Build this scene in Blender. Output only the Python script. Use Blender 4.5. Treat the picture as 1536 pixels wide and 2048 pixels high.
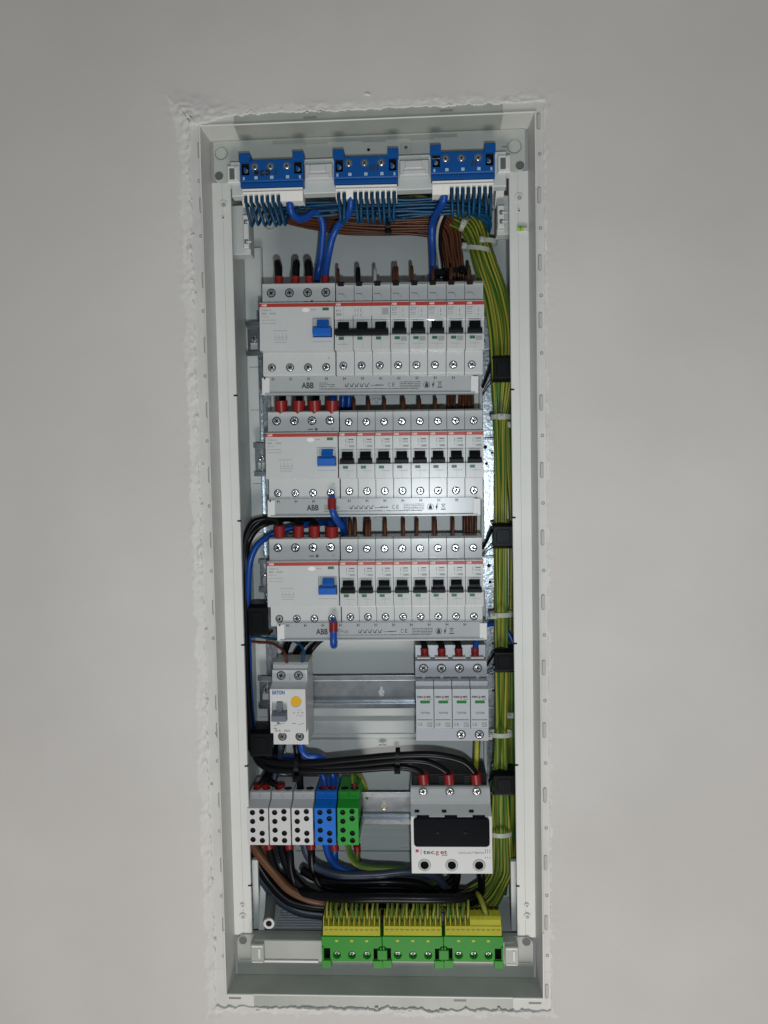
import bpy, bmesh, math, random
from math import sin, cos, pi, radians, exp
from mathutils import Vector, Matrix, noise
random.seed(7)
S = bpy.context.scene
for o in list(bpy.data.objects): bpy.data.objects.remove(o)
COL = S.collection
MM = 0.001
# ------------------------------------------------------------------ camera (solved from the frame's four corners; all lengths below in mm)
CAMP = Vector((44.66, -716.94, 90.88)); A3 = (0.050584, 0.048535, -0.017145); FPX = 1539.0
def rot3(a, b, c):
    return Matrix.Rotation(c, 3, 'Z') @ Matrix.Rotation(b, 3, 'Y') @ Matrix.Rotation(a, 3, 'X')
B0 = Matrix(((1, 0, 0), (0, 0, -1), (0, 1, 0)))
WC = (rot3(*A3) @ B0).transposed()             # image axes (right, down, forward) -> world
cam = bpy.data.cameras.new('camera'); camo = bpy.data.objects.new('camera', cam); COL.objects.link(camo)
r_, d_, f_ = WC @ Vector((1, 0, 0)), WC @ Vector((0, 1, 0)), WC @ Vector((0, 0, 1))
M = Matrix((r_, -d_, -f_)).transposed().to_4x4(); M.translation = CAMP * MM
camo.matrix_world = M
cam.sensor_fit = 'VERTICAL'; cam.sensor_height = 24; cam.lens = 24 * FPX / 2048
cam.clip_start = 0.02; cam.clip_end = 50
S.camera = camo
def P(px, py, Y):
    d = WC @ Vector(((px - 768) / FPX, (py - 1024) / FPX, 1.0))
    return CAMP + d * ((Y - CAMP.y) / d.y)
# ------------------------------------------------------------------ light
S.render.engine = 'CYCLES'
W = bpy.data.worlds.new('World'); S.world = W; W.use_nodes = True
W.node_tree.nodes['Background'].inputs[0].default_value = (0.93, 0.97, 1.0, 1)
W.node_tree.nodes['Background'].inputs[1].default_value = 0.175
def area(name, loc, target, size, power, col):
    l = bpy.data.lights.new(name, 'AREA'); l.shape = 'DISK'; l.size = size; l.energy = power; l.color = col
    o = bpy.data.objects.new(name, l); COL.objects.link(o); o.location = Vector(loc) * MM
    o.rotation_euler = (Vector(target) - Vector(loc)).to_track_quat('-Z', 'Y').to_euler(); return o
area('ceiling_lamp', (1000, -1500, 450), (100, 0, -100), 0.2, 0.6, (1.0, 0.955, 0.90))
area('room_light', (60, -1250, -1450), (0, 0, -350), 0.6, 17.0, (1.0, 0.95, 0.90))
area('phone_torch', (62, -735, 20), (45, 0, 10), 0.016, 2.15, (0.86, 0.95, 1.0))
S.view_settings.view_transform = 'Standard'; S.view_settings.look = 'None'
S.view_settings.exposure = 0; S.view_settings.gamma = 1
# ------------------------------------------------------------------ materials
def mat(name, col, rough=0.45, metal=0.0, spec=0.5, bump=0.0, bscale=300, var=0.0, vscale=40, coat=0.0):
    m = bpy.data.materials.new(name); m.use_nodes = True; nt = m.node_tree; b = nt.nodes['Principled BSDF']
    b.inputs['Base Color'].default_value = (*col, 1); b.inputs['Roughness'].default_value = rough
    b.inputs['Metallic'].default_value = metal; b.inputs['Specular IOR Level'].default_value = spec
    b.inputs['Coat Weight'].default_value = coat
    tc = nt.nodes.new('ShaderNodeTexCoord')
    if bump:
        n = nt.nodes.new('ShaderNodeTexNoise'); n.inputs['Scale'].default_value = bscale; n.inputs['Detail'].default_value = 4
        bp = nt.nodes.new('ShaderNodeBump'); bp.inputs['Strength'].default_value = bump; bp.inputs['Distance'].default_value = 0.001
        nt.links.new(tc.outputs['Object'], n.inputs['Vector']); nt.links.new(n.outputs['Fac'], bp.inputs['Height'])
        nt.links.new(bp.outputs['Normal'], b.inputs['Normal'])
    if var:
        n = nt.nodes.new('ShaderNodeTexNoise'); n.inputs['Scale'].default_value = vscale; n.inputs['Detail'].default_value = 5
        mr = nt.nodes.new('ShaderNodeMapRange'); mr.inputs['From Min'].default_value = 0.3; mr.inputs['From Max'].default_value = 0.7
        mr.inputs['To Min'].default_value = 1 - var; mr.inputs['To Max'].default_value = 1 + var * 0.4
        mx = nt.nodes.new('ShaderNodeVectorMath'); mx.operation = 'SCALE'; mx.inputs[0].default_value = col
        nt.links.new(tc.outputs['Object'], n.inputs['Vector']); nt.links.new(n.outputs['Fac'], mr.inputs['Value'])
        nt.links.new(mr.outputs[0], mx.inputs['Scale']); nt.links.new(mx.outputs[0], b.inputs['Base Color'])
    return m
K = dict(
 wall=mat('painted_plaster', (0.575, 0.548, 0.522), 0.85, spec=0.2, bump=0.3, bscale=40, var=0.08, vscale=5),
 white=mat('white_plastic', (0.62, 0.62, 0.59), 0.42, var=0.05, vscale=18),
 frame=mat('frame_plastic', (0.56, 0.55, 0.52), 0.5, var=0.08, vscale=30, bump=0.05, bscale=120),
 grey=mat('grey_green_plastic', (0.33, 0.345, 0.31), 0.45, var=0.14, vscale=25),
 back=mat('backplate_plastic', (0.52, 0.545, 0.53), 0.42, var=0.05, vscale=14),
 seam=mat('seam_shadow_gap', (0.10, 0.11, 0.105), 0.6),
 dev=mat('device_plastic', (0.50, 0.51, 0.50), 0.27, var=0.03, vscale=60, coat=0.15, bump=0.06, bscale=70),
 devl=mat('device_plastic_light', (0.55, 0.55, 0.54), 0.35, var=0.03, vscale=60),
 devg=mat('device_plastic_bluegrey', (0.36, 0.375, 0.41), 0.35, var=0.04, vscale=60),
 bar=mat('busbar_cover_plastic', (0.36, 0.375, 0.38), 0.27, var=0.05, vscale=50, bump=0.03, bscale=90),
 cap=mat('busbar_end_plastic', (0.62, 0.62, 0.61), 0.4),
 black=mat('black_plastic', (0.004, 0.005, 0.006), 0.36, spec=0.12),
 hole=mat('hole_shade_black', (0.012, 0.012, 0.012), 0.8, spec=0.1),  # near-black paints the shade in holes, slots and notches; also plain black lines
 tgrey=mat('toggle_grey', (0.13, 0.145, 0.175), 0.4),
 tblue=mat('toggle_blue', (0.006, 0.10, 0.42), 0.35, spec=.25),
 red=mat('red_print', (0.36, 0.026, 0.012), 0.4),
 gflag=mat('green_flag', (0.012, 0.12, 0.05), 0.4),
 ink=mat('grey_ink', (0.10, 0.105, 0.105), 0.6), link=mat('light_ink', (0.19, 0.20, 0.20), 0.6),
 inkb=mat('black_ink', (0.02, 0.02, 0.02), 0.6), inkw=mat('white_ink', (0.75, 0.62, 0.58), 0.6),
 inkblue=mat('blue_ink', (0.01, 0.10, 0.30), 0.5), inkred=mat('red_ink', (0.35, 0.01, 0.04), 0.5),
 metal=mat('screw_steel', (0.62, 0.64, 0.66), 0.22, metal=1.0, bump=0.5, bscale=420),
 zinc=mat('galvanised_steel', (0.42, 0.46, 0.50), 0.30, metal=1.0, bump=0.28, bscale=260, var=0.35, vscale=320),
 metald=mat('shaded_screw_steel', (0.22, 0.24, 0.24), 0.35, metal=1.0, bump=0.5, bscale=420),  # screw steel in a darker copy, painting the shade on sunken screws
 railz=mat('rail_steel', (0.27, 0.29, 0.31), 0.33, metal=1.0, bump=0.12, bscale=160, var=0.2, vscale=90),
 brass=mat('brass', (0.45, 0.40, 0.15), 0.3, metal=1.0),
 bterm=mat('terminal_blue', (0.003, 0.072, 0.275), 0.42, spec=0.2, var=0.08, vscale=40),
 clampw=mat('clamp_white', (0.74, 0.72, 0.67), 0.45),
 sq=mat('pale_window', (0.36, 0.46, 0.58), 0.4),
 gterm=mat('terminal_green', (0.009, 0.22, 0.007), 0.42, spec=.18, var=0.08, vscale=40),
 yclamp=mat('clamp_yellow', (0.44, 0.42, 0.035), 0.45, spec=.2, var=0.1, vscale=40),
 blkb=mat('block_blue', (0.006, 0.13, 0.50), 0.38, spec=.2), blkg=mat('block_green', (0.02, 0.27, 0.03), 0.4, spec=.2),
 blkw=mat('block_grey', (0.52, 0.51, 0.51), 0.45),
 ferr=mat('ferrule_red', (0.20, 0.010, 0.009), 0.35, spec=.35),
 wbrown=mat('wire_brown', (0.10, 0.032, 0.012), 0.38, spec=.3, var=0.25, vscale=60), wblue=mat('wire_petrol_blue', (0.004, 0.055, 0.125), 0.35, spec=0.25, var=0.2, vscale=60),
 cblue=mat('cable_blue', (0.005, 0.055, 0.28), 0.33, spec=0.35, var=0.1, vscale=40), cblack=mat('cable_black', (0.004, 0.004, 0.005), 0.30, spec=0.16),
 cslate=mat('cable_slate', (0.030, 0.042, 0.065), 0.36, spec=.35, var=0.15, vscale=40), cbrown=mat('cable_brown', (0.12, 0.052, 0.024), 0.4, spec=.25, var=0.35, vscale=30),
 wwhite=mat('wire_white', (0.42, 0.42, 0.38), 0.4), tie=mat('cable_tie_natural', (0.36, 0.38, 0.33), 0.35),
 yell=mat('button_yellow', (0.62, 0.36, 0.01), 0.35), vial=mat('level_green', (0.20, 0.42, 0.01), 0.2), wgreen=mat('wire_green', (0.012, 0.085, 0.02), 0.4),
 filler=mat('unpainted_filler', (0.63, 0.61, 0.58), 0.92, spec=.1, bump=.5, bscale=240, var=.05, vscale=60),
 vent=mat('vent_black', (0.012, 0.013, 0.014), 0.6),
 slot=mat('slot_floor_shade', (0.42, 0.41, 0.38), 0.6),  # darker frame tone, painted shade of the sunken slot floors
 scratch=mat('trowel_mark', (0.567, 0.533, 0.493), 0.9, spec=.1),
 chalk=mat('bare_filler', (0.61, 0.59, 0.56), 0.95, spec=0.1, bump=0.6, bscale=260),
)
def stripes():
    m = bpy.data.materials.new('wire_yellow_green'); m.use_nodes = True; nt = m.node_tree; b = nt.nodes['Principled BSDF']
    b.inputs['Roughness'].default_value = 0.42; b.inputs['Specular IOR Level'].default_value = 0.3
    uv = nt.nodes.new('ShaderNodeUVMap'); sp = nt.nodes.new('ShaderNodeSeparateXYZ'); nt.links.new(uv.outputs[0], sp.inputs[0])
    mu = nt.nodes.new('ShaderNodeMath'); mu.operation = 'MULTIPLY'; mu.inputs[1].default_value = 4 * pi; nt.links.new(sp.outputs[0], mu.inputs[0])
    sn = nt.nodes.new('ShaderNodeMath'); sn.operation = 'SINE'; nt.links.new(mu.outputs[0], sn.inputs[0])
    cr = nt.nodes.new('ShaderNodeValToRGB'); nt.links.new(sn.outputs[0], cr.inputs[0])
    e = cr.color_ramp.elements; e[0].position = 0.0; e[0].color = (0.040, 0.115, 0.012, 1); e[1].position = 0.10; e[1].color = (0.27, 0.255, 0.035, 1)
    mp = nt.nodes.new('ShaderNodeMath'); mp.operation = 'MULTIPLY_ADD'; mp.inputs[1].default_value = 0.5; mp.inputs[2].default_value = 0.5
    nt.links.new(sn.outputs[0], mp.inputs[0]); nt.links.new(mp.outputs[0], cr.inputs[0]); e[0].position = 0.38; e[1].position = 0.62
    nt.links.new(cr.outputs[0], b.inputs['Base Color']); return m
def trowel_line(m, a, b):       # a long shallow trowel mark pressed into the plaster (relief only)
    nt = m.node_tree; bs = nt.nodes['Principled BSDF']; a = Vector((a.x, a.z)) * MM; b = Vector((b.x, b.z)) * MM
    t = (b - a).normalized(); n = Vector((-t.y, t.x)); tc = nt.nodes.new('ShaderNodeTexCoord')
    def dot(v, off):
        d = nt.nodes.new('ShaderNodeVectorMath'); d.operation = 'DOT_PRODUCT'; d.inputs[1].default_value = (v.x, 0, v.y); nt.links.new(tc.outputs['Object'], d.inputs[0])
        q = nt.nodes.new('ShaderNodeMath'); q.operation = 'SUBTRACT'; q.inputs[1].default_value = off; nt.links.new(d.outputs['Value'], q.inputs[0]); return q
    d = dot(n, n.dot(a)); ab = nt.nodes.new('ShaderNodeMath'); ab.operation = 'ABSOLUTE'; nt.links.new(d.outputs[0], ab.inputs[0])
    r1 = nt.nodes.new('ShaderNodeMapRange'); r1.interpolation_type = 'SMOOTHSTEP'; r1.inputs['From Min'].default_value = 0; r1.inputs['From Max'].default_value = .0016; r1.inputs['To Min'].default_value = 1; r1.inputs['To Max'].default_value = 0; nt.links.new(ab.outputs[0], r1.inputs['Value'])
    u = dot(t, t.dot((a + b) / 2)); au = nt.nodes.new('ShaderNodeMath'); au.operation = 'ABSOLUTE'; nt.links.new(u.outputs[0], au.inputs[0])
    r2 = nt.nodes.new('ShaderNodeMapRange'); r2.inputs['From Min'].default_value = (b - a).length * .25; r2.inputs['From Max'].default_value = (b - a).length * .5; r2.inputs['To Min'].default_value = 1; r2.inputs['To Max'].default_value = 0; nt.links.new(au.outputs[0], r2.inputs['Value'])
    mu = nt.nodes.new('ShaderNodeMath'); mu.operation = 'MULTIPLY'; nt.links.new(r1.outputs[0], mu.inputs[0]); nt.links.new(r2.outputs[0], mu.inputs[1])
    bp = nt.nodes.new('ShaderNodeBump'); bp.invert = True; bp.inputs['Strength'].default_value = .5; bp.inputs['Distance'].default_value = .0003; nt.links.new(mu.outputs[0], bp.inputs['Height'])
    old = bs.inputs['Normal'].links[0].from_socket; nt.links.new(old, bp.inputs['Normal']); nt.links.new(bp.outputs['Normal'], bs.inputs['Normal'])
trowel_line(K['wall'], P(1190, 1945, 0), P(1425, 1700, 0))
K['yg'] = stripes()
K['devg2'] = mat('module_plastic_grey', (0.40, 0.425, 0.44), 0.32, var=0.03)
K['gflag2'] = mat('window_green', (0.03, 0.17, 0.04), 0.15, coat=.5)
K['blkw2'] = mat('fuse_switch_plastic', (0.56, 0.56, 0.55), 0.4, var=.03)
K['black2'] = mat('smoked_black', (0.003, 0.004, 0.006), 0.22, spec=0.08)
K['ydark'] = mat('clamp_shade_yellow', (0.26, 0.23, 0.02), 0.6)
K['lnk2'] = mat('pale_ink', (0.29, 0.30, 0.30), 0.6)
K['seam2'] = mat('moulded_slot', (0.20, 0.195, 0.18), 0.6)  # dark rim colour that paints the shade of the flange slots
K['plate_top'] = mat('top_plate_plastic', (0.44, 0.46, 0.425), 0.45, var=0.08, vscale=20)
# ------------------------------------------------------------------ mesh helper
class MB:
    def __init__(s): s.v = []; s.f = []; s.mi = []; s.sm = []; s.uv = None; s.mats = []
    def m(s, k):
        if k not in s.mats: s.mats.append(k)
        return s.mats.index(k)
    def add(s, vs, fs, k, smooth=False):
        o = len(s.v); s.v += [tuple(v) for v in vs]; i = s.m(k)
        for f in fs: s.f.append([o + a for a in f]); s.mi.append(i); s.sm.append(smooth)
        return s
    def box(s, x0, x1, y0, y1, z0, z1, k, c=0.0):
        if x1 < x0: x0, x1 = x1, x0
        if y1 < y0: y0, y1 = y1, y0
        if z1 < z0: z0, z1 = z1, z0
        if not c:
            vs = [(x, y, z) for x in (x0, x1) for y in (y0, y1) for z in (z0, z1)]
            return s.add(vs, [(0, 1, 3, 2), (4, 6, 7, 5), (0, 4, 5, 1), (2, 3, 7, 6), (0, 2, 6, 4), (1, 5, 7, 3)], k)
        return s.bev([(x0, z0), (x1, z0), (x1, z1), (x0, z1)], y0, y1, k, c)
    def bev(s, poly, y0, y1, k, c):          # xz polygon (ccw), front at y0 with a chamfer, back at y1
        n = len(poly); ins = []
        for i in range(n):
            a, b, d = Vector(poly[i - 1]), Vector(poly[i]), Vector(poly[(i + 1) % n])
            e1 = (b - a).normalized(); e2 = (d - b).normalized(); n1 = Vector((-e1.y, e1.x)); n2 = Vector((-e2.y, e2.x))
            q = n1 + n2; q = q / max(q.dot(n1), 0.3); ins.append(b + q * c)
        vs = [(p[0], y0, p[1]) for p in ins] + [(p[0], y0 + c, p[1]) for p in poly] + [(p[0], y1, p[1]) for p in poly]
        fs = [tuple(range(n))]
        for j in (0, 1):
            for i in range(n): fs.append((j * n + (i + 1) % n, j * n + i, (j + 1) * n + i, (j + 1) * n + (i + 1) % n))
        fs.append(tuple(range(3 * n - 1, 2 * n - 1, -1)))
        return s.add(vs, fs, k)
    def prism(s, prof, x0, x1, k, bevel=0.0):   # profile in (y,z) extruded along x
        n = len(prof); vs = [(x0, y, z) for y, z in prof] + [(x1, y, z) for y, z in prof]
        fs = [tuple(range(n)), tuple(range(2 * n - 1, n - 1, -1))] + [(i, n + i, n + (i + 1) % n, (i + 1) % n) for i in range(n)]
        if bevel:
            bm = bmesh.new(); bv = [bm.verts.new(v) for v in vs]
            for f in fs: bm.faces.new([bv[a] for a in f])
            bmesh.ops.recalc_face_normals(bm, faces=bm.faces)
            bmesh.ops.bevel(bm, geom=list(bm.edges), offset=bevel, segments=2, profile=0.6, affect='EDGES', clamp_overlap=True)
            bm.verts.index_update(); vs = [tuple(v.co) for v in bm.verts]; fs = [[v.index for v in f.verts] for f in bm.faces]; bm.free()
        return s.add(vs, fs, k)
    def rod(s, a, b, r, k, n=16, r2=None, cap=True):
        a, b = Vector(a), Vector(b); t = (b - a).normalized(); u = t.orthogonal().normalized(); w = t.cross(u); r2 = r if r2 is None else r2
        vs = [a + (u * cos(2 * pi * i / n) + w * sin(2 * pi * i / n)) * r for i in range(n)] + [b + (u * cos(2 * pi * i / n) + w * sin(2 * pi * i / n)) * r2 for i in range(n)]
        s.add(vs, [(i, (i + 1) % n, n + (i + 1) % n, n + i) for i in range(n)], k, True)
        if cap: s.add(vs, [tuple(range(n - 1, -1, -1)), tuple(range(n, 2 * n))], k)
        return s
    def ring(s, c, r0, r1, y, k, n=28, y2=None):   # flat annulus facing -y
        y2 = y if y2 is None else y2
        vs = [(c[0] + r0 * cos(2 * pi * i / n), y, c[1] + r0 * sin(2 * pi * i / n)) for i in range(n)] + [(c[0] + r1 * cos(2 * pi * i / n), y2, c[1] + r1 * sin(2 * pi * i / n)) for i in range(n)]
        return s.add(vs, [(i, (i + 1) % n, n + (i + 1) % n, n + i) for i in range(n)], k, True)
    def disc(s, c, r, y, k, n=28, rz=None):
        rz = rz or r
        return s.add([(c[0] + r * cos(2 * pi * i / n), y, c[1] + rz * sin(2 * pi * i / n)) for i in range(n)], [tuple(range(n))], k)
    def plate(s, poly, y, k):
        return s.add([(a, y, b) for a, b in poly], [tuple(range(len(poly)))], k)
    def tube(s, pts, r, k, n=10, phase=0.0, twist=0.0, flat=None):
        pts = [Vector(p) for p in pts]; N = len(pts); rr = r if isinstance(r, (list, tuple)) else [r] * N
        t0 = (pts[1] - pts[0]).normalized(); u = t0.orthogonal().normalized(); ref = Vector((0, -1, 0.02))
        rr_ = ref - t0 * ref.dot(t0)
        if rr_.length > 0.2: u = rr_.normalized()
        vs = []; L = 0; uv = []
        for i in range(N):
            t = (pts[min(i + 1, N - 1)] - pts[max(i - 1, 0)]).normalized(); u = (u - t * u.dot(t)).normalized(); w = t.cross(u)
            if i: L += (pts[i] - pts[i - 1]).length
            for j in range(n):
                a = 2 * pi * j / n; vs.append(pts[i] + (u * cos(a) + w * sin(a)) * rr[i])
            uv.append(L)
        fs = []; o = len(s.v); fu = []
        for i in range(N - 1):
            for j in range(n):
                fs.append((i * n + j, i * n + (j + 1) % n, (i + 1) * n + (j + 1) % n, (i + 1) * n + j))
                f0 = phase + twist * uv[i]; f1 = phase + twist * uv[i + 1]
                fu.append([(j / n + f0, uv[i]), ((j + 1) / n + f0, uv[i]), ((j + 1) / n + f1, uv[i + 1]), (j / n + f1, uv[i + 1])])
        s.add(vs, fs, k, True); s.add([vs[j] for j in range(n)] + [vs[(N - 1) * n + j] for j in range(n)], [tuple(range(n - 1, -1, -1)), tuple(range(n, 2 * n))], k)
        s.uv = fu + [[(0, 0)] * n] * 2
        return s
    def text(s, t, x, z, y, h, k, w=None, align='L', bold=0.0, sx=1.0):
        g = glyphs(t, bold); mx = max([v[0] for v in g[0]] or [1]); q = h / 0.7; xs = q * sx if w is None else w / mx
        off = {'L': 0, 'C': -mx * xs / 2, 'R': -mx * xs}[align]
        return s.add([(x + off + a * xs, y, z + b * q) for a, b in g[0]], g[1], k)
    def build(s, name, parent=None, loc=None):
        me = bpy.data.meshes.new(name); off = Vector(loc) if loc is not None else Vector((0, 0, 0))
        me.from_pydata([((v[0] - off[0]) * MM, (v[1] - off[1]) * MM, (v[2] - off[2]) * MM) for v in s.v], [], s.f)
        for k in s.mats: me.materials.append(K[k])
        me.polygons.foreach_set('material_index', s.mi); me.polygons.foreach_set('use_smooth', s.sm)
        if s.uv:
            ul = me.uv_layers.new(name='UVMap'); q = 0
            for fu in s.uv:
                for c in fu: ul.data[q].uv = c; q += 1
        me.update(); o = bpy.data.objects.new(name, me); COL.objects.link(o)
        if parent is not None: o.parent = getattr(parent, 'o', parent)
        elif loc is not None: o.location = off * MM
        return o
_g = {}
def glyphs(t, bold=0.0):
    if (t, bold) in _g: return _g[(t, bold)]
    cu = bpy.data.curves.new('lettering', 'FONT'); cu.body = t; cu.size = 1; cu.offset = bold; cu.resolution_u = 3
    o = bpy.data.objects.new('lettering', cu); COL.objects.link(o); dg = bpy.context.evaluated_depsgraph_get(); dg.update()
    me = bpy.data.meshes.new_from_object(o.evaluated_get(dg)); r = ([(v.co.x, v.co.y) for v in me.vertices], [list(p.vertices) for p in me.polygons])
    bpy.data.objects.remove(o); bpy.data.curves.remove(cu); bpy.data.meshes.remove(me); _g[(t, bold)] = r; return r
def cutter(mb_cut, target):                     # real holes: exact boolean, result baked into the mesh
    c = mb_cut.build('cut', getattr(target, 'parent', None)); md = target.modifiers.new('b', 'BOOLEAN'); md.operation = 'DIFFERENCE'; md.solver = 'EXACT'; md.object = c
    md.material_mode = 'TRANSFER'
    dg = bpy.context.evaluated_depsgraph_get(); dg.update(); me = bpy.data.meshes.new_from_object(target.evaluated_get(dg))
    old = target.data; target.modifiers.clear(); target.data = me; me.name = old.name; bpy.data.meshes.remove(old); cm = c.data; bpy.data.objects.remove(c); bpy.data.meshes.remove(cm)
def tag(o, label=None, cat=None, group=None, kind=None):
    o = getattr(o, 'o', o)
    for k, v in (('label', label), ('category', cat), ('group', group), ('kind', kind)):
        if v: o[k] = v
    return o
class Thing:
    def __init__(s, name, label, cat, loc=(0, 0, 0), ang=0.0, group=None):
        s.o = bpy.data.objects.new(name, None); COL.objects.link(s.o); s.o.empty_display_size = 0.01
        s.loc = Vector(loc); s.ang = ang; s.place(); tag(s.o, label, cat, group)
    def place(s):
        s.o.location = s.loc * MM; s.o.rotation_euler = (0, -radians(s.ang), 0)
        s.R = Matrix.Rotation(-radians(s.ang), 3, 'Y')
    def L(s, px, py, Y): return s.R.transposed() @ (P(px, py, Y) - s.loc)
def dup(t, loc, ang, label, group=None):
    r = t.o.copy(); COL.objects.link(r); r.location = Vector(loc) * MM; r.rotation_euler = (0, -radians(ang), 0); r['label'] = label
    if group: r['group'] = group
    for ch in list(t.o.children):
        c = ch.copy(); COL.objects.link(c); c.parent = r
        for g in list(ch.children):
            d = g.copy(); COL.objects.link(d); d.parent = c
    return r
ORD = ['first', 'second', 'third', 'fourth', 'fifth', 'sixth', 'seventh', 'eighth', 'ninth', 'tenth', 'eleventh', 'twelfth', 'thirteenth', 'fourteenth', 'fifteenth', 'sixteenth', 'seventeenth', 'eighteenth', 'nineteenth', 'twentieth',
       'twenty-first', 'twenty-second', 'twenty-third', 'twenty-fourth', 'twenty-fifth', 'twenty-sixth', 'twenty-seventh', 'twenty-eighth']
def ordl(i, n):
    if n > 1 and i == 0: return 'leftmost'
    if n > 1 and i == n - 1: return 'rightmost'
    return ORD[i] + ' from the left'
def spline(pts, step=3.0):
    pts = [Vector(p) for p in pts]; out = []
    for i in range(len(pts) - 1):
        p0 = pts[max(i - 1, 0)]; p1 = pts[i]; p2 = pts[i + 1]; p3 = pts[min(i + 2, len(pts) - 1)]
        d = (p2 - p1).length; n = max(2, int(d / step)); 
        k1 = (p2 - p0); k2 = (p3 - p1); 
        if k1.length > 0: k1 = k1.normalized() * d * 0.9
        if k2.length > 0: k2 = k2.normalized() * d * 0.9
        for j in range(n):
            t = j / n; t2 = t * t; t3 = t2 * t
            out.append(p1 * (2 * t3 - 3 * t2 + 1) + k1 * (t3 - 2 * t2 + t) + p2 * (-2 * t3 + 3 * t2) + k2 * (t3 - t2))
    out.append(pts[-1]); return out
def wire(name, pts, r, k, label, group=None, cat='wire', ferr=(), px=True, n=10, step=3.0, fr=None, phase=None):
    """pts: (px,py,depth) of the centre line; ferr: list of (p0,p1) red sleeves"""
    if px: pts = [P(*p) for p in pts]
    path = spline(pts, step); loc = path[0].copy()
    mb = MB(); mb.tube(path, r, k, n=n, phase=random.random() if phase is None else phase, twist=random.uniform(-.004, .004))
    o = mb.build(name, loc=loc); tag(o, label, cat, group)
    for a, b in ferr:
        a, b = P(*a), P(*b); q = fr or r * 1.12
        f = MB().rod(a, b, q, 'ferr', 18, q * 1.02)
        f.ring((0, 0), 0, 0, 0, 'ferr') if False else None
        fo = f.build('ferrule', None, loc); fo.location = (0, 0, 0); fo.parent = o
    return o
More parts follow.
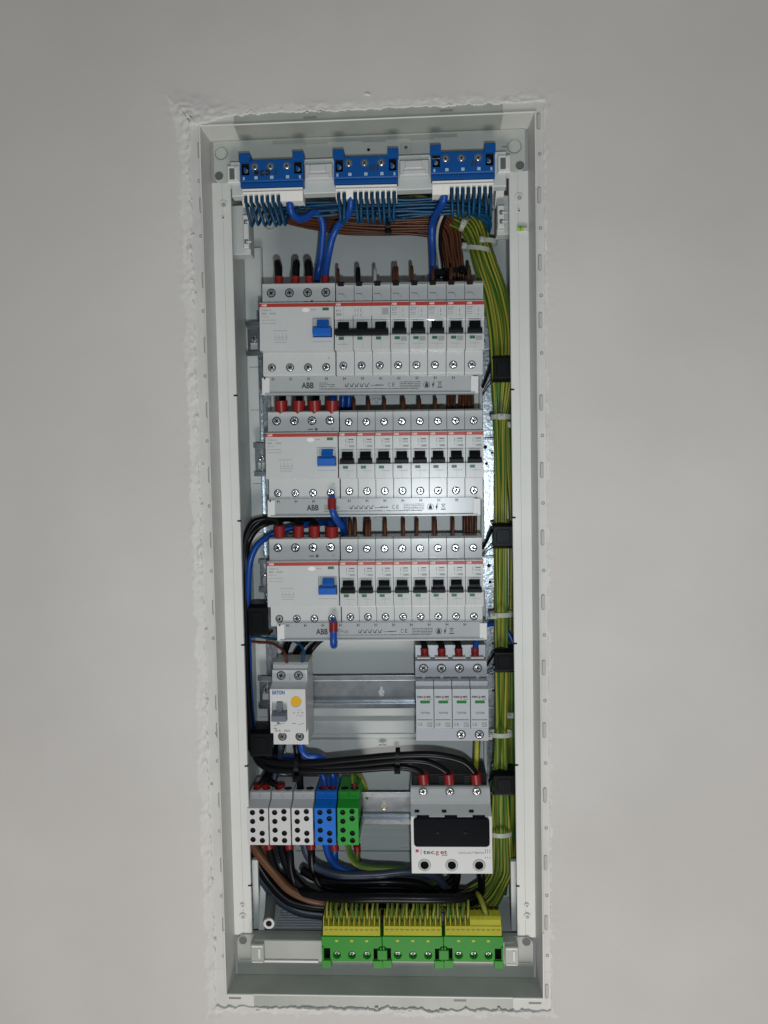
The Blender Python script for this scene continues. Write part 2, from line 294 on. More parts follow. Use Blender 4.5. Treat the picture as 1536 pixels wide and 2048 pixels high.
# ================================================================== THE WALL with its opening
def nz(x, y, z=0.0, s=1.0): return noise.noise(Vector((x * s, y * s, z)))
HX0, HX1, HZ0, HZ1 = -164.0, 160.5, -426.0, 422.5
def wall():
    per = []
    def seg(a, b):
        n = int((Vector(b) - Vector(a)).length / 1.7)
        for i in range(n): per.append((a[0] + (b[0] - a[0]) * i / n, a[1] + (b[1] - a[1]) * i / n))
    c = [(HX0, HZ0), (HX1, HZ0), (HX1, HZ1), (HX0, HZ1)]
    for i in range(4): seg(c[i], c[(i + 1) % 4])
    cx, cz = (HX0 + HX1) / 2, (HZ0 + HZ1) / 2; hx, hz = (HX1 - HX0) / 2, (HZ1 - HZ0) / 2
    ds = [0, 0, .7, 1.4, 2.2, 3.0, 4, 5, 6, 7, 8, 9, 10, 11.2, 12.5, 14, 15.5, 17, 19, 21, 23, 25, 28, 34, 45, 70, 130, 260, 600, 1500]
    vs = []; N = len(per)
    for ri, d in enumerate(ds):
        for (x, z) in per:
            X = cx + (x - cx) * (hx + d) / hx; Z = cz + (z - cz) * (hz + d) / hz
            left = max(0, 1 - abs(X - HX0) / 22); top = max(0, 1 - abs(Z - HZ1) / 14); bot = max(0, 1 - abs(Z - HZ0) / 14)
            amp = 0.45 + 0.9 * max(left, top, bot)
            ir = (nz(x, z, 1, .12) * 1.6 + nz(x, z, 2, .4) * 1.0 + nz(x, z, 3, 1.1) * .5) * amp
            tl = exp(-(((x + 152) / 24) ** 2 + ((z - 421) / 16) ** 2))
            bt = max(0, nz(x, 5, 9, .03)) * 4 if z <= HZ0 + 1 else 0
            tt = max(0, nz(x, 8, 4, .035)) * 5 if (z >= HZ1 - 1 and x < 40) else 0
            fall = exp(-d / 6.0)
            nxn = 1 if x >= HX1 - .01 else (-1 if x <= HX0 + .01 else 0); nzn = 1 if z >= HZ1 - .01 else (-1 if z <= HZ0 + .01 else 0)
            inw = (ir - tl * 6 - tt + bt) * fall
            X += nxn * inw; Z += nzn * inw
            pt = max(0.05, .55 + 1.3 * nz(x, z, 31, .035) + .6 * nz(X, Z, 32, .15)); h = -(0.25 + 0.6 * amp * pt) * exp(-d / 9.0) + (nz(X, Z, 5, .22) * 0.9 + nz(X, Z, 6, .7) * .5 + nz(X, Z, 6, 1.9) * .3) * amp * pt * 1.3 * exp(-d / 10.0)
            h += -tl * 2.6 * (1 + nz(X, Z, 7, .2)) * exp(-(d / 15.0) ** 2)
            h += nz(X, Z, 11, .012) * 0.5 + nz(X, Z, 12, .05) * 0.12 * (1 if d < 150 else 0)
            vs.append((X, 4.0 if ri == 0 else min(h, .7), Z))
    fs = []
    for r in range(len(ds) - 1):
        for i in range(N):
            j = (i + 1) % N; fs.append((r * N + i, r * N + j, (r + 1) * N + j, (r + 1) * N + i))
    mb = MB(); mb.add(vs, fs, 'wall', True)
    for fi in range(len(mb.mi)):
        r, i = divmod(fi, N); x, z = per[i]; d = ds[r]
        lim = 3.0 + 4 * nz(x, z, 21, .05) + (5 if x <= HX0 + .01 else 0) + (2 if z >= HZ1 - .01 or z <= HZ0 + .01 else -2.5 if x >= HX1 - .01 else 0) + 9 * exp(-(((x + 160) / 26) ** 2 + ((z - 421) / 22) ** 2)) + nz(x, z, 22, .2) * 3 + nz(x + d, z + d * .7, 23, .5) * 1.6
        if d < lim: mb.mi[fi] = mb.m('filler')
    o = mb.build('wall'); tag(o, kind='structure')
    # loose filler crumbs stuck beside the opening
    cr = MB()
    spots = [(P(735, 188, 0), 5.5, 2.2)] + [(P(random.uniform(372, 392) + (yy - 300) * .028, yy, 0), random.uniform(1.0, 2.8), random.uniform(1, 3)) for yy in [260, 300, 350, 400, 470, 560, 590, 700, 790, 930, 1010, 1130, 1260, 1400, 1570, 1760, 1880]] \
        + [(P(random.uniform(440, 1080), 2016 + random.uniform(0, 10), 0), random.uniform(1.2, 3.5), random.uniform(.8, 2)) for _ in range(16)] \
        + [(P(random.uniform(430, 640), 222 + random.uniform(-4, 8), 0), random.uniform(1.5, 4), random.uniform(.8, 2)) for _ in range(10)]
    for c, a, b in spots:
        n = 9; r0 = []
        pts = [(c.x, -1.3, c.z)] + [(c.x + a * cos(2 * pi * i / n) * random.uniform(.5, 1), -.1, c.z + b * sin(2 * pi * i / n) * random.uniform(.5, 1)) for i in range(n)] 
        mid = [(c.x + (p[0] - c.x) * .6, -1.0 + random.uniform(-.3, .3), c.z + (p[2] - c.z) * .6) for p in pts[1:]]
        vv = pts + mid; ff = [(0, n + 1 + i, n + 1 + (i + 1) % n) for i in range(n)] + [(n + 1 + i, 1 + i, 1 + (i + 1) % n, n + 1 + (i + 1) % n) for i in range(n)]
        cr.add(vv, [tuple(reversed(f)) for f in ff], 'chalk', True)
    cr.build('filler_crumbs', o)
wall()
# ================================================================== THE CABINET
cab = Thing('distribution_cabinet', 'tall white recessed distribution cabinet set in the plastered wall, cover removed', 'cabinet', (0, 0, 0))
X, Z = 152.5, 412.4
def frame_member(name, k, side):
    mb = MB(); i = 24
    if side in ('left', 'right'):
        sg = -1 if side == 'left' else 1; x0, x1 = sg * X, sg * 174; z0, z1 = -Z + i, Z - i
        mb.box(x0 + sg * 1.4, x1, 1.0, 4, z0, z1, k)
        mb.box(x0, x0 + sg * 1.4, -0.9, 4, z0, z1, k, .35)
        xi = sg * (X - 2.6)
        q = [(x0, 0, z0), (xi, 25, z0), (xi, 25, z1), (x0, 0, z1)]
        mb.add(q, [(0, 1, 2, 3)] if sg > 0 else [(3, 2, 1, 0)], k)
    else:
        sg = -1 if side == 'bottom' else 1; z0, z1 = sg * Z, sg * 440; x0, x1 = -X + 31, X - 28
        if side == 'bottom': x0 = -X + 26
        mb.box(x0, x1, 1.0, 4, z0 + sg * 1.4, z1, k); mb.box(x0, x1, -.9, 4, z0, z0 + sg * 1.4, 'white', .35)
        zi = sg * (Z - 3.0); q = [(x0, 0, z0), (x1, 0, z0), (x1, 25, zi), (x0, 25, zi)]
        mb.add(q, [(0, 1, 2, 3)], k)
    return mb.build(name, cab)
frame_member('side_frame', 'frame', 'left'); frame_member('side_frame', 'frame', 'right')
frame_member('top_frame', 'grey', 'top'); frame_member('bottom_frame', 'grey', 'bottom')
for sx in (-1, 1):
    for sz in (-1, 1):
        mb = MB(); k = 'frame'; lx = (31 if (sx < 0 and sz > 0) else 28) if sz > 0 else (26 if sx < 0 else 28); lz = 24
        x0 = sx * X; z0 = sz * Z
        mb.box(x0 + sx * 1.4, sx * 174, .9, 4, z0 - sz * lz, sz * 440, k); mb.box(x0 + sx * 1.4, x0 - sx * lx, .9, 4, z0 + sz * 1.4, sz * 440, k)
        mb.box(x0, x0 + sx * 1.6, -1.5, 3.5, z0 - sz * (lz + 40), z0 + sz * 1.6, 'white', .35); mb.box(x0, x0 - sx * lx, -1.4, 3.5, z0, z0 + sz * 1.6, 'white', .35)
        xi = sx * (X - 2.6); zi = sz * (Z - 3)
        mb.add([(x0, 0, z0), (xi, 25, zi), (xi, 25, z0 - sz * lz), (x0, 0, z0 - sz * lz)], [(0, 1, 2, 3)], k)
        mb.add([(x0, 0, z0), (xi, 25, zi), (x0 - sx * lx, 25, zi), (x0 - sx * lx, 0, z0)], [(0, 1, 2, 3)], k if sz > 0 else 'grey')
        mb.build('corner_piece', cab)
# flat strips down both sides (depth 25), with an inner return
for sx in (-1, 1):
    mb = MB(); xo = sx * (X - 2.4); xi = sx * 132.0
    mb.box(xo, sx * 140.5, 25.2, 28, -369, 371, 'white'); mb.box(sx * 140.5, xi, 24.9, 29, -369, 371, 'white', .5)
    o = mb.build('side_strip', cab)
    for py, pxx in (((791, 470), (1042, 476), (1290, 486), (1532, 497), (1771, 500)) if sx < 0 else ((779, 1028), (1035, 1031), (1287, 1034), (1530, 1036), (1772, 1035))):
        c = P(pxx, py, 25); MB().box(sx * 131.5, sx * 134.8, 24.7, 27, c.z - .8, c.z + .8, 'hole').build('latch_notch', o)
    for py, rr, k in ((410, 4, 'grey'), (436, 1.4, 'hole'), (1811, 2.4, 'grey'), (1833, 3.4, 'grey')):
        pxx = {410: 447, 436: 446, 1811: 485, 1833: 486}[py] if sx < 0 else {410: 1038, 436: 1037, 1811: 1053, 1833: 1054}[py]
        c = P(pxx, py - (14 if sx > 0 and py < 600 else 0), 24.9); d = MB(); d.rod((c.x, 24.9, c.z), (c.x, 24.0, c.z), rr, 'white', 20); d.disc((c.x + .3, c.z), rr * .55, 23.9, k); d.build('stud', o)
# spirit level on the right strip
c = P(1044, 458, 25); lv = MB(); lv.box(c.x - 5, c.x + 5, 23.6, 25, c.z - 3.2, c.z + 3.2, 'white', .4); lv.rod((c.x - 4.4, 23.4, c.z), (c.x + 1, 23.4, c.z), 2.2, 'vial'); lv.rod((c.x + 1, 23.4, c.z), (c.x + 4.4, 23.4, c.z), 2.0, 'tie')
lv.rod((c.x - 2.2, 23.3, c.z), (c.x - 1.9, 23.3, c.z), 2.35, 'hole'); lv.build('spirit_level', cab)
# top and bottom grey plates with rounded corners
def rrect(x0, x1, z0, z1, r, corners=(1, 1, 1, 1), n=6):
    out = []
    for ci, (cx, cz, a0) in enumerate(((x0 + r, z0 + r, pi), (x1 - r, z0 + r, 1.5 * pi), (x1 - r, z1 - r, 0), (x0 + r, z1 - r, .5 * pi))):
        if corners[ci]:
            for i in range(n + 1): a = a0 + i * pi / 2 / n; out.append((cx + r * cos(a), cz + r * sin(a)))
        else: out.append(((x0, z0), (x1, z0), (x1, z1), (x0, z1))[ci])
    return out
for sg in (1, -1):
    mb = MB(); z0, z1 = (371, 409.4) if sg > 0 else (-409.4, -367.5)
    if sg > 0: pl = rrect(-147.5, 147.5, z0 - 1.5, z1, 8, (1, 1, 0, 0))
    else: pl = rrect(-147.5, 147.5, z0, z1, 8, (0, 0, 1, 1))
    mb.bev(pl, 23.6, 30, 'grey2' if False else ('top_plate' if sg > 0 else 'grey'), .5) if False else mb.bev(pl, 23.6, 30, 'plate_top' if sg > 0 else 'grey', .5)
    pass
    o = None
    o = mb.build('terminal_plate', cab)
    d = MB()
    if sg > 0:
        for pxx, py, r, k in ((438, 352, 4.0, 'seam'), (1040, 331, 4.0, 'seam')):
            c = P(pxx, py, 23); d.ring((c.x, c.z), r + .6, r, 23.5, 'plate_top', y2=23.1); d.disc((c.x, c.z), r, 23.3, k)
        for pxx, py, r in ((442, 306, 6.0), (1029, 292, 6.4)):
            c = P(pxx, py, 23); d.ring((c.x, c.z), r, r - .5, 23.45, 'seam'); d.ring((c.x, c.z), r + .6, r, 23.0, 'plate_top', y2=23.4)
        c = P(737, 299, 23); d.disc((c.x, c.z), 1.5, 23.4, 'hole'); c = P(812, 296, 23)
        d.box(c.x - 5, c.x + 5, 22.6, 24, c.z - 4, c.z + 4, 'plate_top', .6); d.rod((c.x, 22.6, c.z), (c.x, 21.6, c.z), 3, 'plate_top'); d.disc((c.x, c.z), 1.7, 21.5, 'seam')
        a = P(1004, 293, 23); b = P(1016, 293, 23); d.box(a.x, b.x, 23.35, 24, a.z - .3, a.z + .3, 'seam')
        # stepped darker band along the top edge: painted shadow of the top lip
        d.box(-90, 84, 23.2, 24, 404.2, 407, 'grey')
        for xx in (-60, -5, 40): d.box(xx, xx + 22, 23.1, 24, 402.8, 404.2, 'grey')
    else:
        for pxx, py in ((486, 1881), (1053, 1884)):
            c = P(pxx, py, 23); d.disc((c.x, c.z), 4.0, 23.3, 'seam'); d.ring((c.x, c.z), 4.6, 4.0, 23.4, 'grey', y2=23.2)
        d.box(-145, 145, 22.9, 24, -394.5, -393.2, 'grey', .2)
    d.build('relief', o)
# the box: side walls, top, bottom, back
BK = 104.0; XW = 140.0
mb = MB()
mb.add([(-XW, 27, -378), (-XW + 3, BK, -378), (-XW + 3, BK, 380), (-XW, 27, 380)], [(0, 1, 2, 3)], 'back'); mb.build('side_wall', cab)
mb = MB(); mb.add([(XW, 27, -378), (XW - 3, BK, -378), (XW - 3, BK, 380), (XW, 27, 380)], [(3, 2, 1, 0)], 'back'); mb.build('side_wall', cab)
mb = MB(); mb.add([(-XW, 27, 380), (XW, 27, 380), (XW, BK, 377), (-XW, BK, 377)], [(0, 1, 2, 3)], 'back'); mb.build('top_wall', cab)
mb = MB(); mb.add([(-XW, 27, -376), (XW, 27, -376), (XW, BK, -372), (-XW, BK, -372)], [(3, 2, 1, 0)], 'back')
for i in range(14): mb.box(-112, -62, 34 + i * 4.4, 36.4 + i * 4.4, -375.4, -374.3 + i * .2, 'devg')
mb.build('bottom_wall', cab)
mb = MB(); mb.box(-XW, XW, BK, BK + 4, -378, 380, 'back'); bk = mb.build('back_plate', cab)
mb = MB()
for zz in (190, 65, -60, -185, -310):            # horizontal pressed ridges and plus marks between the rows
    mb.prism([(BK, zz - 13), (BK - 4.5, zz - 9), (BK - 4.5, zz + 9), (BK, zz + 13)], -100, 112, 'back', .8)
    mb.prism([(BK - 4.5, zz - 6.5), (BK - 5.6, zz - 6), (BK - 5.6, zz - 5), (BK - 4.5, zz - 4.5)], -99, 111, 'back')
for pxx, py in ((753, 798), (757, 1036), (765, 1492)):
    c = P(pxx, py, BK - 6); mb.box(c.x - 4, c.x + 4, BK - 6.3, BK - 3, c.z - .7, c.z + .7, 'devl', .2); mb.box(c.x - .7, c.x + .7, BK - 6.4, BK - 3, c.z - 4, c.z + 4, 'devl', .2)
mb.build('pressed_ridge', bk)
mb = MB()                                       # raised side panels of the back plate with a chamfered corner
for sg in (-1, 1):
    xx = [sg * a for a in (XW - 3, 118.5, 118.5, 107, 107, XW - 3)]; zz = [330, 330, 268, 252, -340, -340]
    pl = list(zip(xx, zz)); pl = pl if sg > 0 else pl
    ar = sum(pl[i][0] * pl[(i + 1) % 6][1] - pl[(i + 1) % 6][0] * pl[i][1] for i in range(6))
    if ar < 0: pl.reverse()
    mb.bev(pl, BK - 9, BK + .5, 'back', 1.2)
    for zc in (205, 160, 82, 30, -45, -90, -170, -215, -300):
        mb.box(sg * 119, sg * 134, BK - 9.15, BK - 8, zc, zc + .5, 'seam'); 
    for zc in (248, 150, 100, 20, -30, -102, -230): mb.rod((sg * 123, BK - 9, zc), (sg * 123, BK - 9.6, zc), 1.8, 'seam', 14)
mb.build('side_relief', bk)
for pxx, py, r in ((541, 452, 6.2), (797, 458, 3.5), (903, 502, 4)):
    c = P(pxx, py, BK); mb = MB(); mb.ring((c.x, c.z), r, r - 1.6, BK - .2, 'back', y2=BK - 2.4); mb.ring((c.x, c.z), r - 1.6, r - 3, BK - 2.4, 'back', y2=BK - .6); mb.disc((c.x, c.z), r - 3, BK - .6, 'back'); mb.build('boss', bk)
# guide brackets at the upper corners
for sg, pxs in ((-1, (487, 500, 410, 498)), (1, (994, 1009, 405, 458))):
    mb = MB(); a = P(pxs[0], pxs[2] + (22 if sg < 0 else 8), 40); b = P(pxs[1], pxs[3], 40); x0, x1 = sorted((a.x, b.x))
    mb.box(x0, x1, 36, 44, b.z, a.z, 'white', .8)
    mb.box(min(x0, sg * 139), max(x1, sg * 139), 44, 60, b.z - 4, a.z + 12, 'back', .8)
    for zz in (a.z - 7, b.z + 6): mb.box((x0 + x1) / 2 - 1.6, (x0 + x1) / 2 + 1.8, 35.6, 38, zz - 2, zz + 2, 'seam'); mb.box((x0 + x1) / 2 + .3, x1 + 2.5, 34.8, 36.2, zz - 1.2, zz + .2, 'white')
    mb.prism([(30, 366), (36, 366), (58, a.z + 4), (50, a.z + 4)], x0 - 1, x1, 'white', .5)
    mb.prism([(28, 352), (31, 352), (33, b.z - 10), (28, b.z + 2)], min(sg * 133, sg * 137), max(sg * 133, sg * 137), 'white', .5)
    mb.build('guide_bracket', cab)
# carriers of the terminal blocks
mb = MB(); mb.box(-128, 128, 12, 23.4, 353, 384, 'back', .8); mb.box(-128, 128, 9.5, 12.4, 379.5, 383.5, 'back', .5)
for x0, x1 in ((-58, -32), (30, 57)):
    mb.box(x0, x1, 6.5, 12, 364, 378, 'dev', .8); mb.box(x0 + 5, x1 - 6, 5.3, 7, 370, 377, 'dev', .6); mb.box(x0 + 3, x1 - 3, 5.6, 6.6, 364.4, 368.4, 'devl', .4)
for x0, x1 in ((-131, -119), (120, 132)):
    mb.box(x0, x1, 8, 23, 364, 380, 'white', 1); mb.box(x0 + 2.4, x1 - 2.4, 7.7, 10, 367, 377, 'seam'); mb.box(x0 + 7.2, x1 - 2.2, 6.9, 9, 366.5, 378, 'white', .4)
mb.build('terminal_carrier', cab)
mb = MB(); mb.box(-128, 128, 12, 23.4, -388, -366, 'grey', .8)
a = P(527, 1922, 11); b = P(637, 1922, 11); mb.box(a.x, b.x, 10.6, 14, a.z - 1.3, a.z + 1.0, 'white', .3)
for x0, x1 in ((-130, -117), (118, 131)):
    mb.box(x0, x1, 8, 23, -386, -368, 'grey', .6); mb.box(x0 + 1, x1 - 1, 7.4, 9, -371, -369, 'white', .3); mb.box(x0 + 1, x1 - 1, 7.4, 9, -386.5, -385, 'white', .3); mb.box(x0 + 7.5, x1 - 3.4, 7.2, 9, -382, -372, 'white', .3)
mb.build('terminal_carrier', cab)
c0 = P(532, 1812, 30); c1 = P(537, 1845, 10); mb = MB(); mb.rod((c0.x + 2, 50, c0.z), (c1.x, 12, c1.z - 2), 5.0, 'seam', 20, cap=False); mb.rod((c1.x, 12.5, c1.z - 2), (c1.x, 11.5, c1.z - 2), 5.4, 'frame', 20); mb.disc((c1.x, c1.z - 2), 3.0, 11.4, 'hole'); mb.build('guide_sleeve', cab)
mb = MB(); mb.prism([(40, -300), (46, -300), (46, -372), (40, -372)], -134, -128, 'back', .6); mb.build('corner_rib', cab); mb = MB(); mb.prism([(60, -300), (66, -300), (40, -372), (34, -372)], -128, -122, 'back', .6); mb.build('corner_rib', cab); mb = MB()
mb.prism([(40, -300), (46, -300), (46, -372), (40, -372)], 128, 134, 'back', .6); mb.build('corner_rib', cab)
# flange slots as flat plates, their recess shade painted in dark pills and rims
mb = MB()
def pill(c, L, w, y, k):
    n = 6; pl = [(c.x + w * cos(pi + i * pi / n), c.z - L + w * sin(pi + i * pi / n)) for i in range(n + 1)] + [(c.x + w * cos(i * pi / n), c.z + L + w * sin(i * pi / n)) for i in range(n + 1)]
    mb.plate(pl, y, k)
for i, py in enumerate((300, 410, 560, 690, 820, 950, 1080, 1215, 1405, 1460, 1600, 1730, 1850)):
    c = P(395 + (py - 250) * .0315 + 2.5, py, 1); pill(c, 5.8, 1.7, .86, 'seam2'); pill(Vector((c.x + .25, 0, c.z - .2)), 5.5, 1.25, .8, 'slot')
    c = P(395 + (py - 190) * .0315, py + 62, 1); mb.ring((c.x, c.z), 1.6, .8, .86, 'seam2'); mb.disc((c.x, c.z), .8, .8, 'frame')
pass
for i, py in enumerate((242, 390, 525, 640, 805, 940, 1075, 1204, 1335, 1460, 1590, 1725, 1845, 1982)):
    c = P(1077 + (py - 240) * .0095, py, 1); pill(c, 5.8, 1.7, .86, 'seam2'); pill(Vector((c.x + .25, 0, c.z - .2)), 5.5, 1.25, .8, 'slot')
    c = P(1079 + (py - 190) * .0095, py + 66, 1)
    if py < 1900: mb.ring((c.x, c.z), 1.6, .8, .86, 'seam2'); mb.disc((c.x, c.z), .8, .8, 'frame')
for pxx, py in ((893, 221), (920, 2001), (1070, 2006), (620, 235), (470, 1996)):
    c = P(pxx, py, 1); mb.plate([(c.x - 6, c.z - 1), (c.x + 6, c.z - 1), (c.x + 6, c.z + 1), (c.x - 6, c.z + 1)], .84, 'seam2')
mb.build('moulded_slots', cab)
# ================================================================== METAL CHASSIS
RY = {1: (10, 253.0, -104.6, -1.0), 2: (22, 131.7, -104.7, -0.6), 3: (22, 6.8, -106.6, -0.28)}
rails = [(1, -131, 232.6 - 2.2, 70), (2, -129, 107.5, 81), (3, -127, -14.5, 81), (4, -131, -138.5, 80), (5, -131, -263.3, 80)]
for i, xc in ((0, -117.3), (1, 115.5)):
    mb = MB(); mb.prism([(0, 0)] * 0 or [(91, -330), (91, 262), (97, 262), (97, -330)], xc - 5.6, xc + 5.6, 'zinc', .6)
    mb.box(xc - 5.6, xc - 4.4, 86, 92, -330, 262, 'zinc'); mb.box(xc + 4.4, xc + 5.6, 86, 92, -330, 262, 'zinc')
    o = mb.build('mounting_post', loc=(xc, 91, -330)); tag(o, ['narrow dull grey steel post behind the left ends of the device rails', 'narrow speckled galvanised post behind the right ends of the device rails'][i], 'steel post', 'upright posts carrying the rails')
rl = ['in the top row behind the devices', 'in the second row behind the devices', 'in the third row behind the devices', 'in the fourth row, bare between small breaker and surge arrester', 'in the bottom row, bare between green block and fuse switch']
for n, xl, zc, Y in rails:
    t = Thing('mounting_rail', 'galvanised rail ' + rl[n - 1], 'rail', (xl, Y, zc), 0, 'galvanised mounting rails'); Wd = 250
    pr = [(0, 17.5), (0, 13), (7.3, 13), (7.3, -13), (0, -13), (0, -17.5), (-1.2, -17.5), (-1.2, -11.8), (6.1, -11.8), (6.1, 11.8), (-1.2, 11.8), (-1.2, 17.5)]
    pr = [(0, 17.5), (0, 13.2), (7.3, 13.2), (7.3, -13.2), (0, -13.2), (0, -17.5), (-1.1, -17.5), (-1.1, -12.1), (6.2, -12.1), (6.2, 12.1), (-1.1, 12.1), (-1.1, 17.5)]
    MB().prism(pr, 0, Wd, 'railz', .3).build('rail', t)
    for xs in (6.5, 245):
        s = MB(); s.rod((xs, 6.2, 1.5), (xs, 3.6, 1.5), 3.7, 'metal', 20, 3.1); s.box(xs - 2.1, xs + 2.1, 3.4, 4, 1.1, 1.9, 'hole'); s.box(xs - .4, xs + .4, 3.4, 4, -.6, 3.6, 'hole'); s.box(xs - 4, xs + 4, 5.6, 6.4, -10, -2.6, 'devl', .8); s.build('rail_screw', t)
    if n > 3:
        s = MB(); c = t.L(763 if n == 4 else 768, 1385 if n == 4 else 1612, Y + 5); s.disc((c.x, c.z), 3.2, 6.0, 'devl' if n == 4 else 'brass'); s.plate([(c.x - 1.6, c.z), (c.x + 1.6, c.z), (c.x + 1.2, c.z + 6), (c.x - 1.2, c.z + 6)], 5.9, 'devl'); s.disc((c.x, c.z - 3), 2, 5.8, 'metal'); s.build('keyhole', t)
    s = MB(); s.box(232, 253, -3.5, -1.6, -16, 16, 'zinc', .4)
    for xx, zz, r in ((240, 8, 3.4), (247, 2, 2.0), (241, -9, 2.6)): s.rod((xx, -3.5, zz), (xx, -4.6, zz), r, 'zinc', 18); s.disc((xx, zz), r * .6, -4.7, 'hole')
    s.build('rail_bracket', t)
# ================================================================== DEVICES
def screw(parent, x, z, y, r=3.3, ang=None, k='metal', hole=True):
    ang = random.uniform(0, pi / 2) if ang is None else ang
    s = MB(); n = 48; w = r * .16; L = r * .62
    if hole: s.disc((x, z), r * 1.2, y - .04, 'hole', 28); s.ring((x, z), r * 1.26, r * 1.16, y - .02, 'link', y2=y - .05)  # flat dark disc paints the shade of the screw hole
    def rr(a):
        a -= ang; c, q = abs(cos(a)), abs(sin(a)); f = lambda A, Bq: min(A / max(c, 1e-6), Bq / max(q, 1e-6)); return max(f(L, w), f(w, L))
    an = [2 * pi * i / n for i in range(n)]
    V = [(x + rr(a) * cos(a), y - .55, z + rr(a) * sin(a)) for a in an] + [(x + r * .86 * cos(a), y - .5, z + r * .86 * sin(a)) for a in an] + [(x + r * cos(a), y - .15, z + r * sin(a)) for a in an] + [(x + rr(a) * cos(a) * .9, y + .0 - .06, z + rr(a) * sin(a) * .9) for a in an]
    F = []
    for i in range(n):
        j = (i + 1) % n; F += [(i, j, n + j, n + i), (n + i, n + j, 2 * n + j, 2 * n + i), (3 * n + i, 3 * n + j, j, i)]
    s.add(V, F, k); return s.build('terminal_screw', parent)
BODY = [(-5, 44.3), (-40.5, 44.3), (-44, 42.4), (-44, 22.6), (-58, 22.3), (-58, 6.0), (-56.0, 5.2), (-56.0, -7.6), (-58, -8.4), (-58, -22.3), (-44, -22.6), (-44, -42.8), (-42, -44.3), (-5, -44.3)]
def toggle_mesh(mb, x0, x1, xa, xb, k, top=3.6, mid=-3.2, bot=-8.6, out=-66, y0=-55):
    mb.prism([(y0, top), (-59.5, top - .3), (-61.5, mid + 2.4), (-62, mid - .5), (y0, mid - .5)], x0, x1, k, .25)
    mb.prism([(y0, mid), (-62.5, mid), (out, mid - 1.6), (out, bot + 1.2), (out + 2.2, bot), (y0, bot)], xa, xb, k, .35)
def make_mcb(row1, loc, ang, label, group, w=17.08, poles=1):
    t = Thing('circuit_breaker', label, 'circuit breaker', loc, ang, group); W_ = w * poles + .4 * (poles - 1)
    mb = MB()
    for p in range(poles): mb.prism(BODY, p * (w + .4), p * (w + .4) + w, 'dev', .3)
    if poles > 1: mb.box(.3, W_ - .3, -57.6, -50, 10, 21, 'dev')
    for p in range(poles):
        x = p * (w + .4)
        if row1: mb.box(x + 1.2, x + 7.8, -44.25, -40, 39.6, 44.6, 'hole', .6); mb.box(x + .3, x + w - .3, -44.08, -43, 41.2, 42.0, 'ink')
    mb.build('body', t)
    tg = MB()
    for p in range(poles):
        x = p * (w + .4)
        if poles == 1: toggle_mesh(tg, x + 3.2, x + 13.6, x + 1.6, x + 15.0, 'black')
        else: toggle_mesh(tg, x + 3.2, x + 13.6, x + (1.2 if p == 0 else -1.2), x + (w - 1.4 if p == 2 else w - .3), 'black', bot=-9.6, out=-66.5)
    tg.build('toggle', t)
    MB().box(.12, W_ - .12, -58.22, -57.5, 18.2, 21.5, 'red').build('red_stripe', t)
    f = MB(); k = MB()
    for p in range(poles):
        x = p * (w + .4); f.box(x + 3.8, x + 8.7, -58.2, -57.6, -13.0, -10.2, 'gflag'); f.box(x + 5.6, x + 7.0, -58.27, -58, -12.4, -11.3, 'inkb') if False else None
        if p == 0 or poles == 1: k.text('ABB', x + 1.0, 18.95, -58.28, 1.9, 'inkw', w=4.8, bold=.03)
        k.box(x + 8.55, x + 8.68, -58.05, -57.9, -22.0, -13.4, 'link'); k.box(x + 8.4, x + 8.55, -58.05, -57.9, 6.4, 18.0, 'link')
        if row1:
            k.box(x + 1.6, x + 7.0, -44.1, -43.8, 32.6, 33.2, 'ink'); k.box(x + 6.6, x + 7.1, -44.1, -43.8, 31.4, 33.2, 'ink'); k.box(x + 8.5, x + 8.9, -44.1, -43.8, 29, 32, 'link')
            if poles == 1:
                k.text('B10', x + 1.1, 13.6, -58.08, 1.7, 'ink', w=4.6); k.box(x + 1.0, x + 6.9, -58.06, -57.9, 16.0, 16.6, 'link'); k.box(x + 1.0, x + 6, -58.06, -57.9, 11.6, 12.1, 'link'); k.box(x + 1.0, x + 6, -58.06, -57.9, 9.9, 10.3, 'link')
                k.box(x + 11.4, x + 11.8, -58.06, -57.9, 11.8, 15.6, 'ink'); k.box(x + 11.2, x + 12, -58.06, -57.9, 8.8, 10.2, 'link')
                k.box(x + 9.4, x + 15.2, -58.05, -57.9, -14.4, -10.2, 'lnk2'); k.box(x + 3.4, x + 13.4, -58.05, -57.9, -17.2, -16.8, 'lnk2')
            elif p == 1:
                for q in range(3): k.box(x + 1.6 + q * 2.6, x + 2.0 + q * 2.6, -58.06, -57.9, 12.6, 16.2, 'ink'); k.box(x + 1.5 + q * 2.6, x + 2.1 + q * 2.6, -58.06, -57.9, 8.6, 11.2, 'link')
            elif p == 0: k.text('B16', x + 1.2, 13.4, -58.08, 1.8, 'ink', w=5); k.box(x + 1.2, x + 6.6, -58.06, -57.9, 9.4, 11.9, 'lnk2'); k.box(x + 2.6, x + 13.4, -58.06, -57.9, -17.2, -16.8, 'link')
            elif p == 2: k.box(x + 9.6, x + 15.6, -58.06, -57.9, 10, 16.4, 'lnk2')
        else:
            k.text('D10', x + 9.4, 11.7, -58.08, 1.8, 'ink', w=4.8, bold=.01); k.box(x + 9.4, x + 14.4, -58.06, -57.9, 14.6, 15.6, 'ink'); k.box(x + 6.6, x + 7.0, -58.06, -57.9, 11.6, 15.8, 'ink'); k.box(x + 6.5, x + 7.1, -58.06, -57.9, 8.8, 10, 'link')
            k.box(x + 9.8, x + 15, -58.06, -57.9, 7.6, 9.6, 'lnk2'); k.box(x + 5.4, x + 14.2, -58.06, -57.9, -15.2, -14.8, 'lnk2')
    f.build('status_flag', t); k.build('marking', t)
